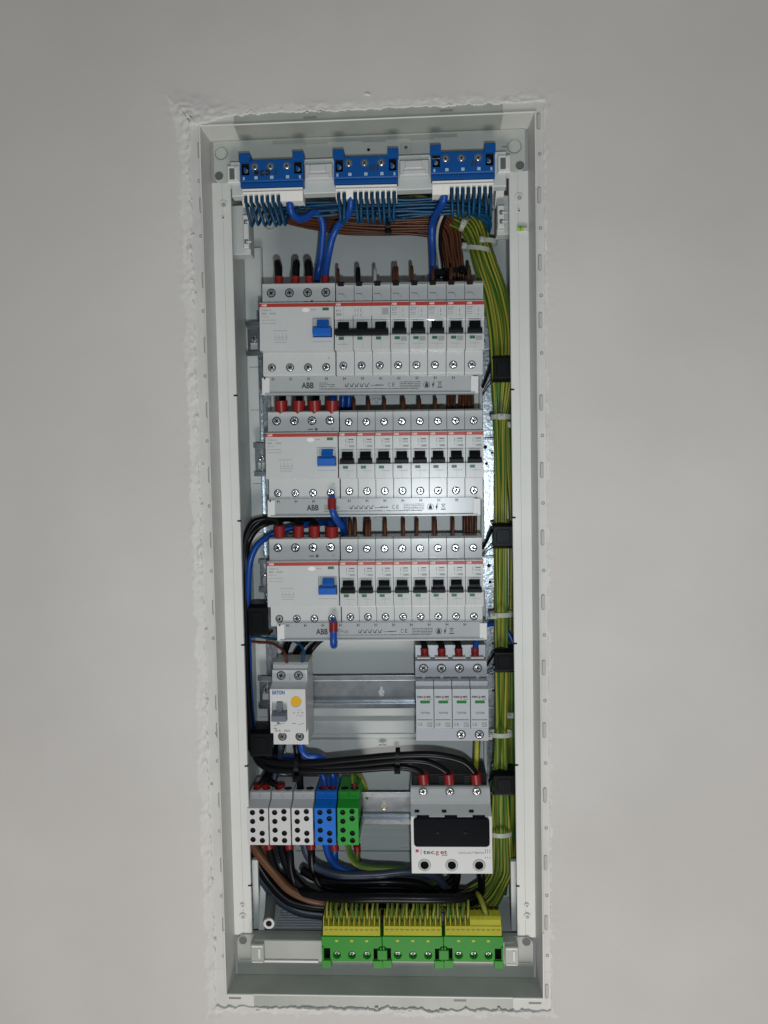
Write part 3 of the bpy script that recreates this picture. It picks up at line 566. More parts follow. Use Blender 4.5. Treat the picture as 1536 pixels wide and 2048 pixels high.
    for p in range(poles):
        x = p * (w + .4) + (8.5 if not row1 else 6.6)
        if not row1: screw(t, x, 32.7, -44, 3.15)
        screw(t, x, -35.0, -44, 3.15)
    return t
pass
def make_rcd(loc, ang, label):
    t = Thing('residual_current_switch', label, 'safety switch', loc, ang, 'wide four pole switches at the left of the rows')
    pr = [(-5, 44.3), (-41.5, 44.3), (-44, 43), (-44, 22.6), (-58, 22.3), (-58, -22.3), (-44, -22.6), (-44, -43), (-42.5, -44.3), (-5, -44.3)]
    o = MB().prism(pr, 0, 70, 'dev', .3).build('body', t)
    c = MB(); c.prism([(-60, 8.2), (-54.5, 7.6), (-53.5, -1.5), (-53.5, -10), (-60, -10.6)], 50.2, 68.6, 'dev'); cutter(c, o)
    tg = MB(); toggle_mesh(tg, 54.6, 65.4, 51.0, 68.0, 'tblue', 6.0, -1.4, -9.6, -66, -53); tg.build('toggle', t)
    MB().box(.12, 69.88, -58.22, -57.5, 18.2, 21.5, 'red').build('red_stripe', t)
    s = MB(); s.disc((43.8, 15.2), 3.6, -58.12, 'clampw', 24, 2.1); s.rod((43.8, -58, 15.2), (43.8, -58.05, 15.2), .1, 'dev'); s.ring((43.8, 15.2), 0, 0, -58, 'dev'); s.build('test_button', t)
    MB().box(59.6, 65.6, -58.15, -57.7, 14.6, 17.2, 'gflag').build('status_flag', t)
    k = MB(); y = -58.06
    k.text('ABB', 2.0, 18.95, -58.28, 1.9, 'inkw', w=5, bold=.03)
    k.text('F204 A', 1.8, 14.4, y, 1.9, 'link', w=9.5); k.text('40A', 1.8, 11.3, y, 1.9, 'ink', w=5); k.text('0.03A', 9.2, 11.3, y, 1.8, 'ink', w=6.4)
    def scr(x0, x1, z, kk='lnk2', h=.7):
        x = x0
        while x < x1:
            q = random.uniform(.6, 1.9); k.box(x, min(x + q, x1), y, y + .2, z, z + h, kk); x += q + .45
    scr(1.8, 9, 8.8); scr(1.8, 15, 5.7); scr(1.8, 15.5, 2.8); scr(13, 26, -4.2); scr(14, 27, -10.2, 'lnk2', .5); scr(14, 27, -12.6, 'lnk2', .5); scr(14, 26, -15.0); scr(50.5, 67.5, -14.6, 'lnk2'); scr(48.8, 53, 15, 'link')
    for q in (14.5, 18, 21.5, 25.4): k.box(q, q + .35, y, y + .2, -12.4, -6, 'lnk2')
    k.text('N', 62.6, 25.2, -44.06, 2.2, 'link'); k.text('N', 62.6, -28.6, -44.06, 2.2, 'link')
    k.box(39.6, 44.4, -44.08, -44, 25.4, 26.5, 'ink'); k.disc((47.6, 26), 1.5, -44.08, 'ink', 18)
    k.build('marking', t)
    for i in range(4): screw(t, 8.6 + i * 17.5, 34.5, -44, 3.55); screw(t, 8.6 + i * 17.5, -36.3, -44, 3.2)
    return t
rowname = {1: 'top row', 2: 'second row', 3: 'third row'}
rcd0 = None; mcb0 = None; mcbr0 = None
for r in (1, 2, 3):
    Yn, zt, xl, an = RY[r]; ca, sa = cos(radians(an)), sin(radians(an))
    def at(u, r=r): 
        Yn, zt, xl, an = RY[r]; ca, sa = cos(radians(an)), sin(radians(an)); z0 = zt - 22.2
        return (xl + u * ca, Yn + 58, z0 + u * sa)
    lab = 'wide switch with blue toggle and red stripe in the ' + rowname[r]
    if rcd0 is None: rcd0 = make_rcd(at(0), an, lab)
    else: dup(rcd0, at(0), an, lab)
    g = 'narrow breakers with black toggles and a red stripe'
    if r == 1:
        make_mcb(True, at(71.0), an, 'three pole breaker with one joined black handle in the top row', g, poles=3)
        for i in range(5):
            L_ = 'single black-toggle breaker in the top row, ' + ordl(i, 5) + ' of the five'
            u = 71.0 + 17.5 * (3 + i)
            if mcbr0 is None: mcbr0 = make_mcb(True, at(u), an, L_, g)
            else: dup(mcbr0, at(u), an, L_)
    else:
        for i in range(8):
            L_ = 'black-toggle breaker in the ' + rowname[r] + ', ' + ordl(i, 8) + ' of the eight'
            u = 71.0 + 17.38 * i
            if mcb0 is None: mcb0 = make_mcb(False, at(u), an, L_, g)
            else: dup(mcb0, at(u), an, L_)
# ---- comb busbars under each row
def busbar(a, b, Y, label, an):
    A = P(*a, Y); Bq = P(*b, Y); t = Thing('comb_busbar', label, 'busbar', (A.x, Y, A.z), an, 'grey comb busbars below the breaker rows')
    w = Bq.x - A.x; h = 18.0
    MB().prism([(0, 0), (0, -h + 2.2), (-1.6, -h + 1.6), (-1.6, -h), (10, -h), (10, 1)], 3, w - 3, 'bar', .3).build('cover', t)
    for x0 in (0, w - 7.4): MB().box(x0, x0 + 7.4, -.9, 11, -h + .4, -1.2, 'cap', .4).build('end_cap', t)
    k = MB(); y = -.06
    for i in range(12):
        x = 9.5 + i * 17.5
        if x < w - 6: k.box(x, x + .6, y, .2, -4.2, -1, 'inkb'); k.box(x + 2, x + 2.5, y, .2, -4.2, -1, 'ink'); k.box(x, x + 2.4, y, .2, -2.9, -2.3, 'inkb')
    k.box(2, 3.6, -1, .2, -3, -1.2, 'inkb'); k.box(w - 5, w - 3, -1, .2, -1.2, -.4, 'inkb')
    k.text('ABB', 39.0, -11.6, y, 5.4, 'inkb', w=11.5, bold=.03)
    def scr(x0, x1, z, h=.55, kk='inkb'):
        x = x0
        while x < x1:
            q = random.uniform(.7, 2.6); k.box(x, min(x + q, x1), y, .2, z, z + h * random.uniform(.8, 1.3), kk); x += q + .4
    scr(56, 64, -7); scr(56, 71, -8.8); scr(56, 63, -10.6); scr(66, 71, -10.6); scr(56, 152, -12.9, .6)
    x = 81
    for q in (0, 1, 2, 3, 4):                  # switch-like symbols
        k.box(x, x + .5, y, .2, -10.4, -7.6, 'inkb'); k.box(x, x + 3, y, .2, -10.6, -10, 'inkb'); k.add([(x + 1, y, -10), (x + 1.9, y, -10), (x + 4.2, y, -7), (x + 3.4, y, -7)], [(0, 1, 2, 3)], 'inkb'); x += 4.9
    k.box(x, x + 8, y, .2, -9.6, -9.2, 'inkb'); scr(x + 5, x + 13, -9.6, .9)
    k.text('C', 122.5, -10.6, y, 3.8, 'inkb', w=2.6); k.text('E', 126.6, -10.6, y, 3.8, 'inkb', w=2.6)
    for z in (-6.6, -8.2, -9.8, -11.3): scr(134, 154, z, .55)
    k.ring((160, -9.2), 3.2, 2.8, y, 'inkb'); k.box(158.4, 161.6, y, .2, -11.4, -8.6, 'inkb'); k.disc((160, -7.9), 1.1, y - .05, 'inkb', 12)
    k.add([(165.6, y, -12), (167, y, -8.8), (165, y, -8.8), (167, y, -5.8), (167.7, y, -5.8), (166.2, y, -8.2), (168.2, y, -8.2), (166.2, y, -12)], [(0, 1, 2, 7), (2, 3, 4, 5), (2, 5, 6, 1)], 'inkb')
    k.box(170.4, 174.8, y, .2, -6.8, -6.3, 'inkb'); k.add([(170.6, y, -10.2), (171.2, y, -10.2), (174.6, y, -6.6), (174, y, -6.6)], [(0, 1, 2, 3)], 'inkb'); k.add([(174, y, -10.2), (174.6, y, -10.2), (171.2, y, -6.6), (170.6, y, -6.6)], [(0, 1, 2, 3)], 'inkb'); k.box(170.4, 174.8, y, .2, -12, -11, 'inkb')
    k.build('marking', t)
busbar((524, 753), (957, 753), 31, 'grey plastic comb busbar with print running under the top row of breakers', -1.0)
busbar((535, 998), (961, 998), 34, 'grey plastic comb busbar under the second row with bright lamp glare on it', -.5)
busbar((554, 1246), (974, 1246), 34, 'grey plastic comb busbar under the third row above the bare rail', -.2)
# ---- small two module breaker with yellow button
A = P(539, 1377, 22); t = Thing('residual_current_breaker', 'small pale two-module breaker with yellow button and grey toggle in the fourth row', 'circuit breaker', (A.x, 80, A.z - 22.3), -.3)
pr = [(-4, 43), (-36, 43), (-39, 41), (-39, 37.5), (-44, 36.8), (-44, 25.5), (-52, 22.6), (-58, 21.6), (-58, -22.3), (-44, -22.6), (-44, -38.5), (-4, -38.5)]
o = MB().prism(pr, 0, 35.2, 'devl', .3).build('body', t)
c = MB(); c.prism([(-60, 9.8), (-55, 9.6), (-53, 0), (-53, -9), (-60, -9.4)], 2.0, 17.0, 'devl'); c.rod((25.6, -60, 9.2), (25.6, -56.6, 9.2), 5.6, 'devl', 28); cutter(c, o)
tg = MB(); tg.prism([(-53, 9.2), (-57.5, 8.8), (-60, 1), (-60, -2), (-53, -2)], 6.6, 12.0, 'tgrey', .3); tg.prism([(-53, -.5), (-61, -.8), (-65.5, -3), (-65.5, -8), (-63, -9.4), (-53, -9.2)], 2.4, 16.6, 'tgrey', .4); tg.build('toggle', t)
MB().rod((25.6, -55, 9.2), (25.6, -57.4, 9.2), 5.2, 'yell', 28).build('test_button', t)
k = MB(); y = -58.06
k.text('EATON', 2.4, 16.6, y, 3.5, 'inkblue', w=12.4, bold=.05); k.text('Type A', 26.5, .4, y, 1.0, 'link', w=5); k.text('In  A 16', 22.4, -2.6, y, 1.9, 'ink', w=10.5); k.text('0.03A', 25.5, -5.2, y, 1.1, 'link', w=7)
k.add([(6.6, y, -13.5), (10.6, y, -12.2), (6.6, y, -11)], [(0, 1, 2)], 'gflag'); k.add([(3, y, -15.4), (3, y, -15), (13.8, y, -11.9), (13.8, y, -12.3)], [(0, 1, 2, 3)], 'ink')
k.text('B16', 4.6, -20.8, y, 2.3, 'ink', w=5.4, bold=.01); k.text('10kA', 12.6, -20.8, y, 2.3, 'ink', w=6.8, bold=.01); k.box(3, 6.4, y, y + .1, -17.7, -17.0, 'ink'); k.box(21.5, 25, y, y + .1, -12.8, -12.2, 'ink'); k.add([(27.5, y, -14), (27.5, y, -13.6), (33.5, y, -12), (33.5, y, -12.4)], [(0, 1, 2, 3)], 'ink'); k.box(17.6, 17.8, -44.1, -44, 26, 30, 'inkb')
k.build('marking', t)
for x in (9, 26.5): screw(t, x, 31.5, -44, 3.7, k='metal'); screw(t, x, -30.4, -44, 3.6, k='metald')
# ---- surge arrester, four plug-in cartridges
A = P(832, 1365, 16); t = Thing('surge_arrester', 'grey surge arrester of four plug-in modules with green windows, fourth row right', 'surge arrester', (A.x, 80, A.z - 22.3), -.2)
pr = [(-4, 52), (-34, 52), (-36, 40), (-44, 39.6), (-47, 38.5), (-47, 23.2), (-40, 22.6), (-40, -23.6), (-60, -24.2), (-60, -36), (-4, -36)]
o = MB().prism(pr, -.8, 69.4, 'devg', .4).build('base', t)
for i in range(4):
    x = i * 17.55; q = MB().prism([(-38, 22.4), (-58, 21.8), (-58.5, 17.5), (-64, 15.5), (-64, -22.6), (-38, -23.4)], x - .4, x + 16.6, 'devg2', .35).build('plug_module', t)
    MB().plate(rrect(x + 3.6, x + 13.2, 1.8, 4.7, 1.0), -64.05, 'gflag2').build('status_window', q)
    k = MB(); y = -64.06; k.text('tec', x + .6, 7.4, y, 2.4, 'inkb', w=6.2, bold=.03); k.text('g', x + 7.2, 7.4, y, 2.4, 'inkred', w=1.9, bold=.03); k.text('et', x + 9.5, 7.4, y, 2.4, 'inkb', w=4.6, bold=.03); k.box(x + 10.4, x + 15, y, y + .1, 5.6, 6.1, 'ink')
    k.text('T2/TNS', x + 8.2, -8.4, y, 1.9, 'inkb', w=9, align='C', bold=.01)
    xx = x + .6
    while xx < x + 15: k.box(xx, xx + .9, y, y + .1, -14.6, -13.8, 'inkb'); xx += 1.15
    k.text('C', x + 1.0, -20, y, 2.6, 'inkb', w=1.8); k.text('E', x + 3.6, -20, y, 2.6, 'inkb', w=1.8)
    for (a, b, c_, d) in ((10.4, 14.8, -17.3, -17.0), (10.4, 14.8, -21, -20.7), (10.4, 10.7, -20.9, -17), (14.5, 14.8, -20.9, -17)): k.box(x + a, x + b, y, y + .1, c_, d, 'inkb')
    k.text('T2', x + 12.6, -20.1, y, 2.0, 'inkb', w=2.8, align='C'); k.build('marking', q)
    screw(t, 7.4 + i * 17.6, 31.8, -47, 3.7)
    MB().box(x + 1, x + 14, -46.4, -36, 41.0, 42.2, 'devl', .2).build('entry_lip', t)
    MB().ring((x + 7.5, 23.2), 1.3, .6, -64.1 + 17, 'devl').build('pin', t)
for i in (2, 3): screw(t, 8 + i * 17.5, -30, -60, 3.7)
pass
# ---- fuse switch with black window
A = P(821, 1619, 15); t = Thing('fuse_switch', 'pale three pole fuse switch with large black window at the bottom right', 'fuse switch', (A.x, 82, A.z - 22), .1)
pr = [(-4, 40), (-46, 38), (-52, 22), (-52, 21), (-63, 17.5), (-67, 14), (-67, -61 + 22), (-66, -62 + 22), (-4, -62 + 22)]
A2 = t.L(821, 1747, 15)
zb = A2.z
zs = t.L(850, 1574, 36).z; zh = t.L(850, 1546, 44).z
pr = [(-4, zs), (-45, zs), (-47, zs - 1.5), (-53, 25), (-53, 21.6), (-67, 15), (-67, zb), (-4, zb)]
o = MB().prism(pr, 0, 78.6, 'blkw2', .5).build('body', t)
zc = t.L(850, 1730, 15).z; z1 = t.L(830, 1636, 13).z; z0 = t.L(830, 1694, 13).z
c = MB()
for x in (12.8, 39.3, 65.4): c.rod((x, -70, zc), (x, -62, zc), 4.2, 'hole', 24); c.ring((0, 0), 0, 0, 0, 'hole') if False else None
cutter(c, o)
MB().prism([(-5, zh), (-41.6, zh), (-42, zs + .2), (-5, zs + .2)], 1, 76, 'black', .4).build('terminal_hood', t)
for i in range(3):
    q = MB()
    for j in range(4): q.box(3 + i * 25.5, 8 + i * 25.5, -42.3, -36, zs + 2 + j * 2.2, zs + 2.6 + j * 2.2, 'vent')
    q.build('vent', t)
wdw = MB(); wdw.bev(rrect(2.8, 76, z0, z1, 3.5), -69.5, -66, 'black2', .8)
for x in (12, 39, 66): wdw.box(x - 6, x + 6, -69.0, -66, z1 - .5, z1 + 1.6, 'black2', .8)
for x in (26, 52.5): wdw.box(x - 5, x + 5, -69.8, -69, (z0 + z1) / 2 - .5, (z0 + z1) / 2 + .5, 'hole'); wdw.rod((x, -69.4, (z0 + z1) / 2), (x, -70.2, (z0 + z1) / 2), 1.3, 'black', 14)
wdw.build('fuse_window', t)
k = MB(); y = -67.06; zt = t.L(850, 1710, 13).z
k.plate([(4.2, zt + 1.6), (7.2, zt + 1.6), (7.2, zt + 4.6), (4.2, zt + 4.6)], y, 'inkred'); k.box(9.2, 9.7, y, y + .1, zt - .6, zt + 4.8, 'ink')
k.text('tec', 11.6, zt, y, 4.2, 'inkb', w=11, bold=.012); k.text('g', 23.6, zt, y, 4.2, 'inkred', w=3.2, bold=.012); k.text('et', 28.0, zt, y, 4.2, 'inkb', w=6.8, bold=.012); k.box(29.5, 35, y, y + .1, zt - 1.6, zt - .9, 'inkred')
k.text('OOCLASTTBKNH', 45.5, zt + .3, y, 2.0, 'ink', w=25)
for x in (71.6, 73.6, 75.8): k.box(x, x + .5, y, y + .1, zt + .8, zt + 5, 'ink'); k.box(x, x + .6, y, y + .1, zt - 4.2, zt - 2.8, 'ink')
for x in (4, 30.5, 57): k.box(x, x + 4.4, -63.5, -60, 17.4, 18.8, 'hole')
k.build('marking', t)
for x in (12.6, 39, 65.6):
    screw(t, x, 32.5, -50.2, 3.5); q = MB(); q.ring((x, zc), 5.6, 4.2, -67.0, 'devl', y2=-67.8); q.ring((x, zc), 6.2, 5.6, -67.02, 'link', y2=-67.1); q.disc((x, zc), 4.15, -63, 'hole'); q.build('fuse_hole', t)
for pxx in (848, 898, 953):
    c = t.L(pxx, 1562, 38); q = MB(); q.box(c.x - 4.5, c.x + 4.5, -43.0, -36, zs + .6, zs + 2.8, 'brass', .5); q.build('terminal_clamp', t)
# ---- distribution blocks
def dblock(px0, k, label, grp):
    Y = 24; A = P(px0, 1690, Y); t = Thing('distribution_block', label, 'terminal block', (A.x, 80, A.z), -.2, grp); w = 21.1
    D = Y - 80
    o = MB().prism([(-4, 0), (D, 0), (D, 37.4), (D + 13, 41.5), (D + 14, 48.5), (-4, 48.5)], 0, w, k, .5).build('body', t)
    c = MB(); hs = [(4.3, 33), (4.3, 24), (4.3, 15), (4.3, 5.6), (13.6, 34), (13.6, 26.8), (13.6, 12), (13.6, 4.6)]
    for x, z in hs: c.rod((x + 1.2, D - 2, z), (x + 1.2, D + 7, z), 2.75, 'hole', 20)
    for x in (5.8, 15.6): c.rod((x, -34, 60), (x, -34, 44), 4.3, 'hole', 20)
    cutter(c, o); s = MB()
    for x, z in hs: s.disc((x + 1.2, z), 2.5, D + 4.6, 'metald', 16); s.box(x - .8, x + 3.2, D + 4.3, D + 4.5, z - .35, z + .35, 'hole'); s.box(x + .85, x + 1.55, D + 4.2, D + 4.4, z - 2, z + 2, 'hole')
    s.build('clamp_screws', t)
    q = MB(); q.box(w - .1, w + .35, D + 2, -10, 14, 20, 'hole'); q.box(.8, w * .5 - .3, D + 12.6, D + 14, 42.4, 48.2, k, .5); q.box(w * .5 + .3, w - .8, D + 12.6, D + 14, 42.4, 48.2, k, .5); q.build('entry_tab', t)
for px0, k, l in ((495.5, 'blkw', 'grey eight-hole distribution block, leftmost in the bottom row'), (539.8, 'blkw', 'grey eight-hole distribution block, middle of the three grey ones'), (584.5, 'blkw', 'grey eight-hole distribution block touching the blue one'),
                (630, 'blkb', 'bright blue eight-hole distribution block in the bottom row'), (675.5, 'blkg', 'bright green eight-hole distribution block in the bottom row')):
    dblock(px0, k, l, 'eight-hole distribution blocks in the bottom row')
# ---- blue neutral terminal blocks
def hand(mb, strokes, y, k):
    for pl in strokes:
        for i in range(len(pl) - 1):
            a, b = Vector(pl[i]), Vector(pl[i + 1]); d = (b - a).normalized(); n = Vector((-d.y, d.x)) * .78; a = a - d * .3; b = b + d * .3
            mb.add([(a.x + n.x, y, a.y + n.y), (a.x - n.x, y, a.y - n.y), (b.x - n.x, y, b.y - n.y), (b.x + n.x, y, b.y + n.y)], [(0, 1, 2, 3)], k)
def nblock(A_, Bp, label, wired, strokes):
    Y = 3; A = P(*A_, Y); Bq = P(*Bp, Y); an = math.degrees(math.atan2(Bq.z - A.z, Bq.x - A.x)); w = (Bq - A).length
    t = Thing('neutral_terminal', label, 'terminal block', (A.x, Y, A.z), an, 'blue neutral terminal blocks along the top')
    o = MB().prism([(20, 0), (0, 0), (0, 3.5), (1, 5), (0.2, 6), (0.2, 24), (3, 26), (20, 26)], 0, w, 'bterm', .3).build('body', t)
    c = MB()
    for x0 in (1.4, w - 8.4): c.box(x0, x0 + 7, -2, 8, 11, 21.5, 'hole')
    cutter(c, o)
    for x0 in (-.6, w - 9.4): MB().prism([(2, 22), (-2.2, 22.6), (-2.2, 30), (0, 31.2), (10, 31.2), (12, 24)], x0, x0 + 10, 'bterm', .4).build('latch', t)
    for x0 in (4.6, w - 5.2): s = MB(); s.rod((x0, 7.6, 16), (x0, 3.6, 16), 2.6, 'metal', 14, 2.0); s.box(x0 - 2, x0 + .2, 2.6, 4, 15, 19, 'bterm'); s.build('clamp_screw', t)
    s = MB()
    for x in (w * .25, w * .5, w * .75): s.plate([(x - 1.5, 7), (x + 1.5, 7), (x + 1.5, 9.8), (x - 1.5, 9.8)], .1, 'sq')
    for x in (3.2, w - 3.2): s.plate([(x - .8, 6.6), (x + .8, 6.6), (x + .8, 9.4), (x - .8, 9.4)], .1, 'sq')
    s.build('sight_window', t)
    for x in (w * .23, w * .48, w * .74): screw(t, x, 18.4, .15, 2.75)
    k = MB(); hand(k, strokes, .04, 'inkb'); k.build('handwriting', t)
    cl = MB(); cl.prism([(18, .0), (3, -.1), (1.4, -1), (2.2, -5.4), (18, -5.4)], 1.2, w - 1.2, 'clampw', .25); n = 11; p = (w - 2.4) / n
    for i in range(n + 1): x = 1.2 + i * p; cl.prism([(18, -5), (2.2, -5), (4.0, -12.4), (18, -12.4)], max(1.2, x - .75), min(w - 1.2, x + .75), 'clampw', .15)
    for i in range(n):
        x = 1.2 + i * p; cl.prism([(18, -5), (9.0, -5), (9.4, -12), (18, -12)], x + .5, x + p - .5, 'hole' if i in wired else 'clampw')
        cl.box(x + .1, x + p - .1, .9 + .15, 2, -3.8, -3.4, 'lnk2')
        if i not in wired: cl.prism([(17, -5.6), (2.6, -5.4), (4.4, -12.2), (17, -12.2)], x + .35, x + p - .35, 'clampw', .15)
    cl.build('push_clamp', t); return t, w, p
R_ = [[(0, 0), (.3, 3)], [(.3, 3), (2, 2.6), (1.9, 1.7), (.2, 1.5)], [(1, 1.5), (2.2, 0)]]
def offs(st, dx, dz, s=1.0): return [[(a * s + dx, b * s + dz) for a, b in q] for q in st]
C_ = [[(2.2, 2.7), (1, 3), (0, 1.8), (.3, .3), (1.6, 0), (2.3, .5)]]; D_ = [[(0, 0), (.1, 3)], [(.1, 3), (1.8, 2.4), (2.1, 1.2), (1.3, .2), (0, 0)]]; I_ = [[(0, 0), (.2, 3)]]
nb = []
nb.append(nblock((481, 375), (607, 371), 'leftmost blue terminal block along the top, marked RCD 1 by hand', range(0, 7), offs(R_, 13.6, 10.3, 1.45) + offs(C_, 19.0, 10.5, 1.45) + offs(D_, 24.4, 10.7, 1.45) + offs(I_, 33.2, 10.6, 1.4)))
nb.append(nblock((668, 368), (796, 365), 'middle blue terminal block along the top, marked with three pen strokes', (0, 1, 3, 4, 5, 6, 7, 8, 9, 10), offs(I_, 34, 11.4, 1.6) + offs(I_, 37, 11.6, 1.6) + offs(I_, 40, 11.8, 1.6)))
nb.append(nblock((862, 359), (990, 355), 'rightmost blue terminal block along the top, marked with two pen strokes', range(3, 11), offs(I_, 37.6, 11.0, 1.6) + offs(I_, 40.6, 11.2, 1.6)))
# ---- green earth terminal blocks
def eblock(px0, px1, label, wired, endl, endr):
    Y = 3; A = P(px0, 1873, Y); Bq = P(px1, 1873, Y); w = Bq.x - A.x - .3
    t = Thing('earth_terminal', label, 'terminal block', (A.x, Y, A.z), 0, 'green earth terminal blocks along the bottom')
    o = MB().prism([(20, 0), (0, 0), (0, -24.5), (2, -26), (20, -26)], 0, w, 'gterm', .3).build('body', t)
    c = MB(); sl = [1.4, w - 8.2]
    for x0 in sl: c.box(x0, x0 + 6.8, -2, 7, -22, -11.5, 'hole')
    for x in (w * .25, w * .5, w * .75): c.rod((x, -2, -18.4), (x, 3.2, -18.4), 3.5, 'gterm', 24)
    cutter(c, o)
    for x0 in (-.1, w - 8.9): MB().prism([(10, -31), (-1, -31), (-1.4, -23), (2, -22.6), (10, -24)], x0, x0 + 9, 'gterm', .4).build('latch', t)
    if endl == 0: q = MB(); q.box(-5, 4.6, -1.8, 3, -22.4, -12.8, 'gterm', .5); q.box(-3.4, 3.2, -.2, 2, -12.6, -10.2, 'hole'); q.box(-.9, .4, -1.6, 6, -31, -24, 'gterm', .2); q.build('coupling', t)
    for x0 in (.2, w - 2.0): MB().box(x0, x0 + 1.8, -1.0, 8, -23.5, -10, 'gterm', .3).build('latch_arm', t)
    for x in (w * .25, w * .5, w * .75):
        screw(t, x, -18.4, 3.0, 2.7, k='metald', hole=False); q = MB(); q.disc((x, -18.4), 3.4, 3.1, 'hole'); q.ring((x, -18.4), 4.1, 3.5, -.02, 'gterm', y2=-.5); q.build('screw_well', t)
    s = MB()
    for x in (w * .25, w * .5, w * .75): s.box(x - 1.5, x + 1.5, -.3, .2, -5.2, -3.0, 'yclamp', .2)
    s.build('sight_window', t)
    cl = MB(); n = 11; p = (w - 4) / n
    cl.prism([(18, 1.0), (.2, 1.0), (-.6, 2), (1.4, 9.5), (18, 9.5)], 1.5, w - 1.4, 'yclamp', .25)
    for i in range(n + 1): x = 1.9 + i * p; cl.prism([(18, .8), (-.9, 1.5), (3.6, 14.8), (5.5, 17.4), (18, 17.4)], max(1.4, x - .42), min(w - 1.3, x + .42), 'yclamp', .15)
    for i in range(n):
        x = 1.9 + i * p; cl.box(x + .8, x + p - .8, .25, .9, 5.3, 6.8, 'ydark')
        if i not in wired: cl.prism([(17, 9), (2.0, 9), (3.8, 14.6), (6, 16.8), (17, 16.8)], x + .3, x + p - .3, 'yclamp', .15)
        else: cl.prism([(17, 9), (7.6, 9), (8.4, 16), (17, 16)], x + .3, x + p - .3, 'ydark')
    cl.build('push_clamp', t); return t, w, p
pass
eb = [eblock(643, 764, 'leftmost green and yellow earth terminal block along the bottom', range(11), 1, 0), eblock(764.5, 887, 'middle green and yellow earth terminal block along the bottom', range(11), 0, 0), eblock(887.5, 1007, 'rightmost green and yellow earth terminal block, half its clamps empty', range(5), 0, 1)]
# ================================================================== WIRES
def combine(pix):          # pixel centre line -> world + local frame (normal in the wall plane, depth axis)
    pts = [P(*p) for p in pix]; return pts
def bundle_pts(path, sc, a, b, jit=0.5, bdeep=0):
    out = []; pts = [P(*p) for p in path]; ph = random.uniform(0, 6)
    for i, p in enumerate(pts):
        t = (pts[min(i + 1, len(pts) - 1)] - pts[max(i - 1, 0)]); t.y = 0
        if t.length < 1e-3: t = Vector((0, 0, 1))
        t.normalize(); n = Vector((t.z, 0, -t.x)); j = sin(ph + i * 1.7) * jit
        out.append(p + n * (a * sc[i] + j) + Vector((0, 1, 0)) * ((b + max(0, .95 - sc[i]) * (14 - abs(a)) * bdeep) * (0.8 + .2 * sc[i]) + cos(ph + i * 2.1) * jit * .6))
    return out
# earth wires: terminal -> bundle up the right side -> fan out behind the blue blocks
main_path = [(1000, 1745, 56), (1001, 1700, 56), (1001, 1600, 53), (1002, 1480, 50), (1003, 1350, 50), (1003, 1200, 50), (1002, 1050, 50), (1002, 940, 50), (1001, 840, 50), (1004, 740, 52), (1002, 660, 57), (990, 590, 60), (970, 530, 62), (957, 490, 64), (940, 450, 68), (905, 428, 74)]
main_sc = [1.2, 1.0, .7, .52, .5, .5, .5, .5, .5, .95, 1.15, 1.1, 1, .9, 1.1, 1.2]
sec_path = [(1018, 1745, 68), (1026, 1700, 70), (1030, 1600, 72), (1026, 1480, 72), (1028, 1350, 74), (1030, 1200, 74), (1030, 1050, 72), (1024, 940, 68), (1020, 850, 64), (1020, 740, 64), (1015, 660, 66), (1005, 590, 68), (990, 530, 69), (976, 480, 70), (973, 440, 74), (965, 415, 80)]
sec_sc = [1, 1, 1, .9, .9, .9, .9, .9, .8, 1, 1, 1, 1, .8, .9, 1]
slots = []
for row in range(3):
    for c_ in range(7): slots.append(('m', (c_ - 3) * 3.15 + (1.5 if row % 2 else 0), row * 2.9))
for row in range(2):
    for c_ in range(4): slots.append(('s', (c_ - 1.5) * 3.0, row * 3.0))
terms = []
for bi, (t, w, p) in enumerate(eb):
    for i in ((range(11)), (range(11)), (range(5)))[bi]: terms.append((t.loc.x + 1.9 + p * (i + .5), t.loc.z, bi, i))
random.shuffle(slots); order = sorted(range(len(terms)), key=lambda q: q)
mslots = sorted([s for s in slots], key=lambda s: (s[0] == 's', s[1]))
ename = ['leftmost', 'middle', 'rightmost']
